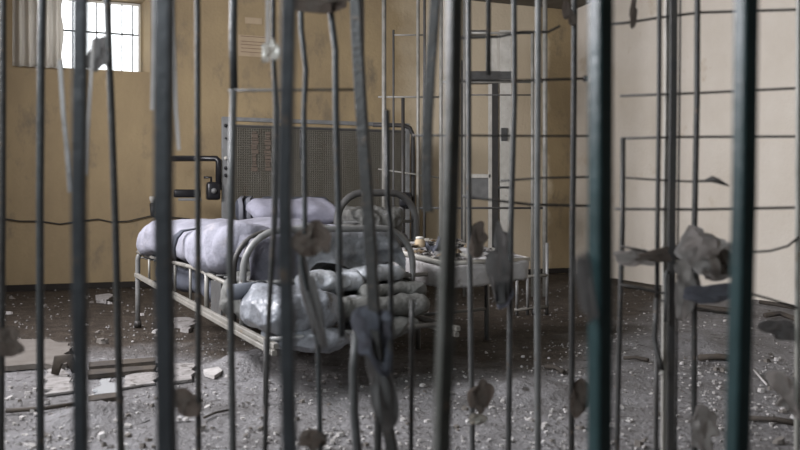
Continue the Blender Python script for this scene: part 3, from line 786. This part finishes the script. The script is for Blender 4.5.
sbox(463, 174, 491, 178, 'shelf', M['whitepaint'])
sbox(463, 178, 496, 199, 'drawer_front', M['bedpaint'], dep=0.3, off=0.02)
sbox(498, 186, 513, 189, 'shelf', M['greyiron'])
sbox(501, 128, 507.5, 141, 'latch_plate', M['greyiron'], dep=0.02, off=-0.02)

# ------------------------------------------------------------------ the grilles in front
def grille_bar(root, pts, wpx, m, d, kind='round', twist=0.0, flat=1.0, name='bar', ext=True, label=None, top=True, bottom=True, d0=None):
    """pts: (px,py) down one bar; the first and last are carried on to ceiling and floor."""
    D = d if callable(d) else (lambda px: d)
    ws = [P(px, py, D(px)) for px, py in pts]
    r = wpx/F*D(pts[0][0])/2
    if top:
        a = Vector(ws[0]); a.z = CEIL-0.02; sl = (ws[0]-ws[1]); a.x += max(-0.05, min(0.05, sl.x*0.3)); ws.insert(0, a)
    if bottom:
        a = Vector(ws[-1]); a.z = 0.0; sl = (ws[-1]-ws[-2]); a.x += max(-0.05, min(0.05, sl.x*0.3)); ws.append(a)
    bm = new(); tube(bm, ws, r, kind, twist=twist, flat=flat)
    o = link(name, bm, m, root, kind == 'round')
    if label: o['label'] = label
    return o
def grille_rod(root, pts, wpx, m, d, name='rod', off=0.015):
    D = d if callable(d) else (lambda px: d)
    ws = [P(px, py, D(px)+off) for px, py in pts]
    bm = new(); tube(bm, ws, wpx/F*D(pts[0][0])/2, n=8); return link(name, bm, m, root)
def grille_ends(root, x0, x1, d, m, wd=0.05):
    D = d if callable(d) else (lambda px: d)
    for z in (CEIL-0.03, 0.03):
        bm = new()
        a, b = Vector((x0, 0, z)), Vector((x1, 0, z))
        if callable(d):
            for v in (a, b): v.y = 2.5 - 0.31*(v.x-0.67)
        else: a.y = b.y = d
        tube(bm, [a, b], wd/2, 'square'); link('rail', bm, m, root, False)

# nearest: heavy bars
FD = 1.25
fg = thing('cell_bars', 'heavy slate and dark green steel bars of the nearest cell front', 'bars', (-0.7, FD, 0))
tw = 0.785
grille_bar(fg, [(82, -60), (81, 0), (79, 200), (81, 450), (81, 500)], 13.5, M['slate'], FD, 'square', twist=0.12, flat=0.7)
grille_bar(fg, [(165, -60), (164.5, 0), (163.5, 200), (167, 450), (167.5, 500)], 17.5, M['slate'], FD, 'square', twist=0.18, flat=0.7)
grille_bar(fg, [(289, -60), (289, 0), (285, 200), (289.5, 450), (290, 500)], 14, M['slate'], FD, 'square', twist=0.15, flat=0.7)
grille_bar(fg, [(456, -40), (454.5, 0), (453, 120), (449, 240), (441.5, 450), (440.5, 500)], 15.5, M['olive'], FD, 'square', twist=1.22, flat=0.95, label='worn olive bar with pale scuffed edge')
grille_bar(fg, [(601, -60), (601, 0), (600.5, 200), (600, 450), (600, 500)], 19, M['green'], FD, 'square', twist=1.13, label='dark green bar')
grille_bar(fg, [(747, -60), (746.5, 0), (744, 200), (737.5, 450), (737, 500)], 18, M['green'], FD, 'square', twist=1.31, label='dark green bar')
for px in (-40, -140, 870, 980):
    grille_bar(fg, [(px, -60), (px, 200), (px, 500)], 17, M['slate'] if px < 0 else M['green'], FD, 'square', twist=0.3, flat=0.8)
grille_ends(fg, -0.9, 1.0, FD, M['slate'])

# left: thin old bars, some bent
LD = 2.1
lg = thing('old_grille', 'thin bent grey bars and broken rods of the grille in front of the beds', 'grille', (-1.1, LD, 0))
S, I = M['greyslate'], M['iron']
grille_bar(lg, [(3, -30), (2.5, 200), (1, 450)], 6.5, I, LD)
grille_bar(lg, [(43, -30), (41, 66), (40, 200), (40.5, 450)], 7.5, S, LD)
grille_bar(lg, [(104, -30), (107, 0), (111.5, 112), (115.5, 225), (121, 450)], 7, I, LD)
grille_bar(lg, [(197, -30), (197.5, 0), (198, 200), (198.5, 450)], 6, I, LD)
grille_bar(lg, [(233.5, 90), (231, 200), (230, 260), (233, 450)], 7, M['greyiron'], LD, top=False)
grille_bar(lg, [(234, -30), (233, 40), (234, 90)], 8, S, LD+0.03, bottom=False)
grille_bar(lg, [(273, -30), (273, 50), (276, 110), (274, 225), (268, 330), (265, 450)], 5.5, I, LD)
grille_bar(lg, [(300.5, -30), (301.5, 30), (306, 70), (304, 112), (305, 225), (301, 262), (309, 300), (318, 345), (320.5, 450)], 5.5, S, LD)
grille_bar(lg, [(328, -30), (330.5, 10), (335.5, 50), (336, 112), (339, 225), (340, 300), (342, 337)], 6.5, S, LD, bottom=False)
grille_bar(lg, [(357, 330), (353.5, 370), (354, 410), (357.5, 450)], 9, M['greyiron'], LD, top=False, label='short bent bar curving down to the floor')
grille_bar(lg, [(354.5, -30), (357.5, 40), (361.5, 112), (369.5, 225), (373, 290), (376, 345), (383, 400), (392, 450)], 11, I, LD-0.05, 'square', twist=0.3, flat=0.7)
grille_bar(lg, [(372, 322), (377, 360), (378, 400), (378, 450)], 8, I, LD, top=False)
grille_bar(lg, [(387, 110), (388, 200), (391, 225), (391, 330), (390, 450)], 5.5, S, LD, top=False)
grille_bar(lg, [(412.5, 300), (412, 338), (411, 450)], 5, I, LD, top=False)
grille_bar(lg, [(438, -30), (435.5, 0), (430.5, 70), (427.5, 125), (426.5, 185), (428, 212)], 10, I, LD-0.25, 'square', twist=0.3, flat=0.6, bottom=False)
grille_rod(lg, [(228, 90.5), (300, 90), (363, 89.5)], 2.6, M['greyiron'], LD)
# pale flat strips added in place of highlight streaks along the bars
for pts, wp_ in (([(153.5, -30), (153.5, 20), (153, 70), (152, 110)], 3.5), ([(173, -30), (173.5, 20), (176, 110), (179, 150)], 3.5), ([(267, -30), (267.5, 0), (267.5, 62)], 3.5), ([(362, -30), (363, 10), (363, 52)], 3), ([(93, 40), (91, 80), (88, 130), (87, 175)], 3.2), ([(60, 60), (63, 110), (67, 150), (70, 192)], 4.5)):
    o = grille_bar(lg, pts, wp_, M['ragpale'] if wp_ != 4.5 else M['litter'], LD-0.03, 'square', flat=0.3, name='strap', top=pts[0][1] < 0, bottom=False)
    o['label'] = 'pale flat strip in place of a bar highlight'
for px in (-60, -130, -200): grille_bar(lg, [(px, -30), (px, 450)], 7, S, LD)
grille_ends(lg, -1.7, 0.13, LD, S)
grille_rod(lg, [(-200, -30), (430, -32)], 5, S, LD); grille_rod(lg, [(-200, 520), (430, 520)], 5, S, LD)

# centre: upright bars with four cross rods
MD = 2.6
mg = thing('rod_grille', 'grey grille of upright bars and level rods in front of the pale cage', 'grille', (0.1, MD, 0))
grille_bar(mg, [(468.5, -30), (469, 200), (472.5, 450)], 5.5, M['greyiron'], MD)
grille_bar(mg, [(488.5, -30), (488.5, 75)], 5, I, MD, bottom=False)
grille_bar(mg, [(514, -30), (514.5, 100), (511, 225), (508.5, 450)], 5.8, M['greyiron'], MD)
grille_bar(mg, [(538.5, -30), (538, 100), (537, 225), (538, 450)], 6.5, M['bedpaint'], MD)
grille_bar(mg, [(574.5, -30), (574, 100), (572.5, 225), (571.5, 450)], 6.0, I, MD)
for pts, wp_ in (([(445, 82), (478, 80.5), (520, 80.5), (587, 78.5)], 2.6), ([(460, 38), (500, 36.5), (522, 32), (548, 32), (560, 26)], 2.6), ([(412, 135.5), (480, 135.5), (530, 136), (588, 136)], 2.2), ([(500, 181), (540, 178), (588, 177)], 2.2), ([(462, 196), (500, 201), (530, 204.5), (590, 206)], 2.6)):
    grille_rod(mg, pts, wp_, I, MD)
bm = new(); tube(bm, [P(587, 78.5, MD+0.015), P(583.5, 78.7, MD+0.015)], [0.010, 0.010]); o = link('rod_knob', bm, M['dkiron'], mg)
grille_ends(mg, 0.12, 0.66, MD, I)

# right: dark grille over the pale wall, turned a little towards the camera
RD = lambda px: 2.7077/(1+0.31*(px-400)/F)
rg = thing('window_grille', 'dark iron grille with level rods before the pale wall', 'grille', (0.67, 2.5, 0))
grille_bar(rg, [(623, 138), (622.5, 225), (619.5, 330), (617, 450)], 5.2, I, RD, top=False)
grille_bar(rg, [(659.5, -30), (659, 100), (657.5, 225), (657, 300)], 4.6, M['dkiron'], RD, bottom=False)
grille_bar(rg, [(656.5, 348), (656.5, 400), (656, 450)], 4.6, M['dkiron'], RD, top=False)
grille_bar(rg, [(673.5, -30), (673, 100), (671.5, 225), (670.5, 450)], 7.2, M['dkiron'], RD, 'square', twist=0.15)
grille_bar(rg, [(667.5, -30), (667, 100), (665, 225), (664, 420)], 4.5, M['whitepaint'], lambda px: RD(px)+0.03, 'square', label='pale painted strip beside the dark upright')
grille_bar(rg, [(680.5, -30), (679.5, 100), (678, 225), (676, 450)], 2, I, RD)
grille_bar(rg, [(697.5, -30), (697, 100), (694.5, 225), (694, 450)], 5.8, I, RD)
grille_bar(rg, [(799, -30), (798.5, 100), (798, 225), (797, 450)], 5.5, M['cagepaint'], RD)
for px in (840, 880, 930): grille_bar(rg, [(px, -30), (px, 450)], 5, I, RD)
for pts, wp_ in (([(611, 24), (625, 23), (660, 17.5), (700, 12.5), (800, 9.5), (930, 2)], 2.6), ([(620, 96), (700, 93), (800, 88), (930, 82)], 2.4), ([(621, 138.5), (680, 137), (800, 136.5), (930, 134)], 2.4), ([(615, 209), (700, 209.5), (800, 207.5), (930, 206)], 2.6), ([(622, 177.5), (650, 179.5), (690, 181.5)], 2.0)):
    grille_rod(rg, pts, wp_, M['dkiron'], RD)
bm = new(); tube(bm, [P(690, 181.5, RD(690)+.015), P(705, 181, RD(705)+.01), P(712, 179, RD(712)), P(718, 181, RD(718)), P(729, 186, RD(729)-.01)], [0.003, 0.004, 0.010, 0.008, 0.002], n=8); link('broken_rod_end', bm, M['dkiron'], rg)
grille_ends(rg, 0.62, 1.6, RD, I)
# hose hanging on the upright
hz = [P(669, 273, RD(669)-0.02), P(667, 271, RD(667)-0.03), P(665.5, 276, RD(665)-0.03), P(666, 300, RD(665)-0.03), P(665, 322, RD(665)-0.03)]
bm = new(); tube(bm, hz, 0.0045, n=8); tag(link('wire_hook', bm, M['greyiron']), 'thin grey wire hook hung on the dark upright before the pale wall', 'hook')
hs = [P(656.5, 298, RD(656)), P(655.5, 325, RD(656)-0.01), P(654.5, 338, RD(656)-0.012), P(656.5, 350, RD(656)-0.02), P(660, 361, RD(660)-0.03), P(662, 370, RD(662)-0.03)]
ht = thing('broken_conduit', 'bent grey conduit with a pale frayed tip hanging from the dark grille', 'pipe', hs[-1])
bm = new(); tube(bm, hs, 0.0085, n=10); pb = link('pipe', bm, M['iron'], ht)
bm = new(); tube(bm, [hs[-1], hs[-1]+Vector((0.002, 0, -0.014))], [0.007, 0.003], n=8); link('tip', bm, M['whitepaint'], ht)

# ------------------------------------------------------------------ torn scraps caught in the bars
def scrap(px, py, d, wpx, hpx, m, seed, label, name='torn_rag', cat='rag', depth=0.32, rot=0.0, n=14):
    ux = Vector((math.cos(rot), 0.25, math.sin(rot))).normalized(); uy = Vector((-math.sin(rot), 0.2, math.cos(rot)))
    uy = (uy - ux*uy.dot(ux)).normalized(); uz = ux.cross(uy)
    bm = new(); crumple(bm, P(px, py, d), wpx/F*d*1.25, hpx/F*d*1.25, ux, uy, uz, min(wpx, hpx)/F*d*depth, seed, n=n, irr=0.38, thick=0.004)
    return tag(link(name, bm, m), label, cat)
R = M
LR, MR = LD-0.01, MD-0.01
RR = lambda px: RD(px)-0.01
scrap(313, 240, LR, 24, 28, R['ragbrown'], 1.1, 'brown rag scrap knotted high on the bent bar before the folded mattress')
scrap(311, 298, LR, 11, 80, R['raggrey'], 2.3, 'long grey rag strip hanging down the bent bar before the plastic roll', rot=0.15)
scrap(374, 335, LR-0.05, 32, 44, R['ragblue'], 3.4, 'lavender-grey cloth knot on the thick leaning bar below the bed')
scrap(382, 378, LR-0.05, 26, 56, R['raggrey'], 4.1, 'dark grey cloth tail trailing from the thick leaning bar near the floor')
scrap(478, 240, MR, 16, 20, R['ragbrown'], 5.2, 'small tan leaf-like scrap on the bar before the jar on the cot', 'dry_leaf', 'leaf')
scrap(500, 264, MR, 20, 54, R['raggrey'], 6.2, 'hanging grey rag strip in front of the cot end')
scrap(504, 292, MR, 14, 26, R['ragblue'], 7.2, 'blue-grey rag tip drooping below the cot end')
scrap(586, 285, FD-0.01, 14, 60, R['raggrey'], 8.2, 'pale ragged grey cloth caught beside the nearest green bar')
scrap(712, 256, RR(712), 44, 38, R['ragpale'], 9.4, 'large crumpled pale grey leaf-like scrap before the pale wall', 'dry_leaf', 'leaf', 0.45)
scrap(728, 264, RR(728), 22, 16, R['ragbrown'], 10.4, 'dark shrivelled scrap touching the large pale crumpled one', 'dry_leaf', 'leaf')
scrap(668, 254, RR(668), 62, 9, R['ragbrown'], 11.4, 'thin brown twisted scrap stretched across the dark upright', rot=0.08)
scrap(686, 284, RR(686), 20, 44, R['ragpale'], 12.4, 'pale hanging cloth fold under the large crumpled scrap')
scrap(712, 294, RR(712), 46, 16, R['ragblue'], 13.4, 'slaty blue crumpled scrap low before the pale wall')
scrap(636, 258, RR(636), 32, 16, R['ragpale'], 14.1, 'small blurred pale scrap at the corner post of the dark grille')
scrap(782, 330, RR(782), 36, 16, R['raggrey'], 15.4, 'grey crumpled scrap between green bar and the far grey upright')
scrap(786, 392, RR(786), 32, 28, R['ragpale'], 16.4, 'pale blurred scrap low beside the far grey upright')
scrap(704, 430, RR(704), 24, 30, R['ragpale'], 17.4, 'beige blurred scrap at the foot of the nearest right green bar')
scrap(578, 398, MR, 16, 22, R['ragbrown'], 18.4, 'dark curled scrap low beside the middle green bar')
scrap(480, 396, MR, 18, 26, R['ragbrown'], 19.4, 'brown blurred rag low between two upright bars')
scrap(477, 419, MR, 11, 9, R['whitepaint'], 20.4, 'tiny white crumpled paper ball low between two upright bars', 'paper_ball', 'paper')
scrap(313, 440, LR, 18, 16, R['ragbrown'], 21.4, 'small brown scrap at the bottom beside the slate bar')
scrap(188, 403, LR, 22, 18, R['ragbrown'], 22.4, 'brown blurred scrap beside the widest slate bar near the floor')
scrap(8, 341, LR, 24, 20, R['ragbrown'], 23.4, 'brown smudged scrap at the outermost thin bar')
scrap(321, 1, LR, 50, 18, R['ragbrown'], 24.4, 'dark brown rag tangled at the top of the bent bars')
scrap(100, 55, LR, 14, 30, R['raggrey'], 25.4, 'torn grey plastic shred hanging before the bright window')
scrap(270, 50, LR-0.04, 12, 20, R['clear'], 26.4, 'clear crumpled plastic tag on the thin bar before the notice', 'plastic_tag', 'tag')
scrap(569, 14, MR, 9, 20, R['ragbrown'], 27.4, 'brown curl of bark-like scrap high before the ochre wall')
scrap(633, 12, RR(633), 6, 26, R['ragbrown'], 28.4, 'thin brown twig-like scrap high beside the green bar', rot=-0.25)
# drooping wires
for k, (pts, d, lb) in enumerate((
    ([(620, 246), (640, 250), (665, 257), (700, 252)], RD, 'thin slack wire strung beneath the level rods by the corner post'),
    ([(618, 284), (640, 288), (656, 292), (690, 297)], RD, 'dark slack wire low between corner post and dark upright'),
    ([(752, 252), (770, 251), (788, 246), (800, 236)], RD, 'grey slack wire curling up to the far grey upright'),
    ([(752, 294), (770, 299), (797, 308)], RD, 'dark slack wire sloping down to the far grey upright'),
    ([(660, 300), (690, 306), (715, 312), (735, 314)], RD, 'dark wire passing behind the slaty blue scrap'))):
    bm = new(); tube(bm, [P(a, b, d(a)-0.006) for a, b in pts], 0.0035, n=6); tag(link('loose_wire', bm, M['wire']), lb, 'wire')

# ------------------------------------------------------------------ litter on the floor
def slab(pts, h, m, name, label, cat, z=0.0, tilt=0.0, group=None, seed=0):
    g0 = [G(*p) for p in pts]; g = []
    for i, p in enumerate(g0):
        q_ = g0[(i+1) % len(g0)]; n_ = max(1, int((q_-p).length/0.07))
        for k in range(n_):
            c_ = p.lerp(q_, k/n_); j_ = 0.03 if m is not M['wood'] else 0.008
            g.append(c_ + Vector((noise.noise(c_*14)*j_*2, noise.noise(c_*14+Vector((9, 3, 1)))*j_*2.6, 0)))
    bm = new()
    lo = [bm.verts.new(p + ZV*z) for p in g]; hi = [bm.verts.new(p + ZV*(z+h+tilt*(i % 2))) for i, p in enumerate(g)]
    n = len(g)
    bm.faces.new(lo[::-1]); bm.faces.new(hi)
    for i in range(n): bm.faces.new((lo[i], lo[(i+1) % n], hi[(i+1) % n], hi[i]))
    return tag(link(name, bm, m, None, False), label, cat, group)
slab([(-30, 372), (70, 369), (67, 348), (40, 343), (-30, 344)], 0.03, M['slab'], 'board', 'wide flat grey board on the floor at the outermost bars', 'board')
slab([(89, 367), (156, 362), (156, 366), (89, 372)], 0.03, M['wood'], 'plank', 'dark narrow plank on the floor above the shiny glass piece', 'plank')
slab([(88, 374), (156, 369), (156, 373), (88, 379)], 0.025, M['wood'], 'plank', 'second dark plank lying just before the narrow one', 'plank')
slab([(46, 396), (74, 392), (66, 370), (46, 371)], 0.012, M['litter'], 'plaster_sheet', 'pale flat plaster sheet lying by the curled dark scrap', 'plaster')
slab([(98, 396), (118, 396), (113, 380), (98, 381)], 0.012, M['glass'], 'glass_piece', 'bright shiny piece of glass on the floor before the planks', 'glass')
slab([(88, 400), (120, 396), (120, 400), (88, 405)], 0.02, M['wood'], 'plank', 'dark stick of wood under the shiny glass piece', 'plank')
slab([(122, 390), (156, 385), (156, 372), (124, 377)], 0.01, M['litter'], 'plaster_sheet', 'pale broken plaster sheet beside the widest slate bar', 'plaster')
slab([(176, 384), (188, 384), (196, 374), (192, 366), (176, 366)], 0.015, M['litter'], 'plaster_sheet', 'pale dished plaster piece behind the widest slate bar', 'plaster')
slab([(175, 328), (190, 333), (194, 325), (188, 320), (176, 321)], 0.03, M['litter'], 'plaster_sheet', 'pale plaster piece on the floor under the sheeted mattress', 'plaster')
slab([(95, 303), (107, 304), (114, 299), (108, 297), (97, 299)], 0.04, M['litter'], 'plaster_sheet', 'small pale plaster piece on brown earth near the wall', 'plaster')
slab([(206, 377), (216, 379), (222, 374), (215, 371), (208, 372)], 0.02, M['plaster'], 'plaster_sheet', 'white flat plaster flake on grey floor beyond the front bed', 'plaster')
def stick(pts, r, m, label, name='stick', z=None):
    bm = new(); tube(bm, [G(*p)+ZV*(r if z is None else z) for p in pts], r, n=7)
    tag(link(name, bm, m), label, 'stick')
stick([(6, 413), (40, 411), (75, 406)], 0.010, M['wood'], 'thin dark stick on the floor before the wide board')
stick([(204, 419), (215, 414), (230, 411)], 0.006, M['wood'], 'thin dark twig on grey floor at the bottom near the bars')
stick([(676, 309), (700, 311), (736, 315)], 0.03, M['wood'], 'long dark batten on the floor along the pale wall')
stick([(676, 305.5), (690, 305.5)], 0.022, M['wood'], 'short dark batten behind the long one by the pale wall')
stick([(625, 288), (640, 289.5), (656, 292)], 0.025, M['wood'], 'dark batten at the foot of the pale wall by the corner')
stick([(699, 361), (720, 360), (735, 362)], 0.02, M['wood'], 'dark lath on the grey floor left of the nearest right green bar')
stick([(748, 421), (775, 422), (796, 426)], 0.012, M['wood'], 'dark lath on the floor at the bottom beside the right green bar')
stick([(624, 360), (636, 359.5), (648, 362)], 0.012, M['wood'], 'dark sliver of wood on the floor by the corner post')
stick([(754, 371), (760, 378), (767, 386)], 0.006, M['plaster'], 'thin white splinter on the floor beyond the right green bar')
stick([(545, 369), (556, 370), (563, 374)], 0.014, M['wood'], 'dark curled splinter on grey floor right of the cot')
stick([(760, 304), (775, 306), (797, 310)], 0.02, M['wood'], 'dark batten at the foot of the pale wall near the edge')
stick([(765, 318), (780, 316), (797, 322)], 0.022, M['wood'], 'curved dark batten in front of the one near the edge')
# curled dark scrap
bm = new(); c = G(64, 378); tube(bm, [c+Vector((-.05, 0, .02)), c+Vector((-.03, .0, .10)), c+Vector((.03, 0, .11)), c+Vector((.06, 0, .03))], [0.02, 0.03, 0.025, 0.015], 'square', flat=0.4)
tag(link('bark_curl', bm, M['wood']), 'curled dark strip standing on the pale plaster sheet', 'debris')
# dust heap below the front bed
def heap(px, py, rx, ry, h, m, label, seed):
    c = G(px, py); bm = new(); n1, n2 = 14, 36; top = bm.verts.new(c+ZV*h); rings = []
    for i in range(1, n1+1):
        f = i/n1; ring = []
        for k in range(n2):
            a = 2*math.pi*k/n2; kk = 1+0.3*noise.noise(Vector((math.cos(a)+seed, math.sin(a), seed)))
            p = Vector((math.cos(a)*rx*f*kk, math.sin(a)*ry*f*kk, 0))
            z = h*(0.5+0.5*math.cos(math.pi*f)) + 0.02*noise.fractal((c+p)*9, 1, 2, 4)*(1-f*f) - 0.01*f
            ring.append(bm.verts.new(c+p+ZV*z))
        rings.append(ring)
    for k in range(n2): bm.faces.new((top, rings[0][k], rings[0][(k+1) % n2]))
    for i in range(n1-1):
        for k in range(n2): bm.faces.new((rings[i][k], rings[i+1][k], rings[i+1][(k+1) % n2], rings[i][(k+1) % n2]))
    bm.faces.new(rings[-1][::-1])
    tag(link('rubble_heap', bm, m), label, 'rubble', kind='stuff')
heap(247, 366, 0.30, 0.36, 0.09, M['floor'], 'low heap of grey grit on the floor at the front bed foot', 2)
heap(95, 415, 0.28, 0.30, 0.05, M['floor'], 'low heap of crumbled plaster before the shiny glass piece', 5)
heap(530, 392, 0.42, 0.35, 0.06, M['floor'], 'broad low heap of grey grit on the floor before the cot', 8)
heap(690, 345, 0.5, 0.6, 0.07, M['floor'], 'low heap of grey grit before the pale wall', 11)

rnd = random.Random(12)
def chip(c, s, m, label, group, name='plaster_chip'):
    bm = new(); n = rnd.randint(5, 7); a0_ = rnd.uniform(0, 6.28)
    ring = [(math.cos(a0_+6.283*i/n)*s*rnd.uniform(0.6, 1.2), math.sin(a0_+6.283*i/n)*s*rnd.uniform(0.5, 1.0)) for i in range(n)]
    h = s*rnd.uniform(0.25, 0.7)
    lo = [bm.verts.new(c+Vector((x, y, -0.004))) for x, y in ring]
    tx, ty = rnd.uniform(-0.3, 0.3), rnd.uniform(-0.3, 0.3)
    hi = [bm.verts.new(c+Vector((x*0.8, y*0.8, h+x*tx+y*ty))) for x, y in ring]
    bm.faces.new(lo[::-1]); bm.faces.new(hi)
    for i in range(n): bm.faces.new((lo[i], lo[(i+1) % n], hi[(i+1) % n], hi[i]))
    tag(link(name, bm, m, None, False), label, 'rubble', group)
zones = [(90, (0, 200, 375, 448), 'pale plaster chip on the floor around the shiny glass piece', 'plaster chips around the glass', 0.014, 0.75),
         (60, (200, 430, 365, 448), 'grey chip of rubble on the floor before the front bed', 'rubble chips before the front bed', 0.012, 0.5),
         (60, (440, 590, 350, 448), 'grey chip of rubble on the floor before the low cot', 'rubble chips before the cot', 0.013, 0.5),
         (60, (605, 798, 310, 448), 'grey chip of rubble on the floor before the pale wall', 'rubble chips before the pale wall', 0.016, 0.4),
         (22, (0, 160, 294, 345), 'dull chip of plaster on the brown earth near the wall', 'plaster chips on brown earth', 0.026, 0.15)]
for cnt, (x0, x1, y0, y1), lb, gp, s0, pw in zones:
    for i in range(cnt):
        p = G(rnd.uniform(x0, x1), rnd.uniform(y0, y1))
        s = s0*rnd.uniform(0.5, 1.6)
        chip(p, s, M['plaster'] if rnd.random() < pw else M['slab'], lb, gp)
# fine grit that nobody could count
bm = new()
for i in range(5200):
    p = G(rnd.uniform(-40, 840), 285+165*rnd.random()**1.2)
    if (p-CR).dot(U) > -0.06 or (p-CL).dot(V) > -0.06: continue
    cl = noise.noise(Vector((p.x*1.3, p.y*1.3, 4.0)))
    if cl < -0.05 and rnd.random() < 0.75: continue
    s = rnd.uniform(0.003, 0.010)*(0.6+p.y*0.12)
    a = rnd.uniform(0, 6.28)
    b4 = [bm.verts.new(p+Vector((math.cos(a+k*2.09)*s, math.sin(a+k*2.09)*s*0.8, -0.002))) for k in range(3)]
    tpv = bm.verts.new(p+Vector((rnd.uniform(-.3, .3)*s, 0, s*rnd.uniform(0.5, 1.1))))
    for k in range(3): bm.faces.new((b4[k], b4[(k+1) % 3], tpv))
tag(link('grit', bm, mat('grit', (0.30, 0.29, 0.285), 0.9, var=(0.12, 0.11, 0.10), vscale=5), None, False), 'fine grey grit strewn all over the floor', 'grit', kind='stuff')

bm = new()
for i in range(3600):
    p = G(rnd.uniform(-40, 840), 300+150*rnd.random())
    if (p-CR).dot(U) > -0.06 or (p-CL).dot(V) > -0.06: continue
    if p.y*0.97-p.x*0.34-1.5*max(0, p.x-0.9) > 4.4 and rnd.random() < 0.93: continue
    cl = noise.fractal(Vector((p.x*1.6, p.y*1.6, 9.0)), 1, 2, 3)
    if cl < 0.05 and rnd.random() < 0.85: continue
    s = rnd.uniform(0.004, 0.013)
    a = rnd.uniform(0, 6.28)
    b4 = [bm.verts.new(p+Vector((math.cos(a+k*1.57)*s*rnd.uniform(.6, 1), math.sin(a+k*1.57)*s*rnd.uniform(.5, .9), -0.002))) for k in range(4)]
    t4 = [bm.verts.new(v.co*1.0+Vector((0, 0, s*rnd.uniform(0.4, 0.9)))) for v in b4]
    for k in range(4): bm.faces.new((b4[k], b4[(k+1) % 4], t4[(k+1) % 4], t4[k]))
    bm.faces.new(t4)
tag(link('plaster_crumbs', bm, M['plaster'], None, False), 'pale plaster crumbs strewn in drifts over the grey floor', 'rubble', kind='stuff')
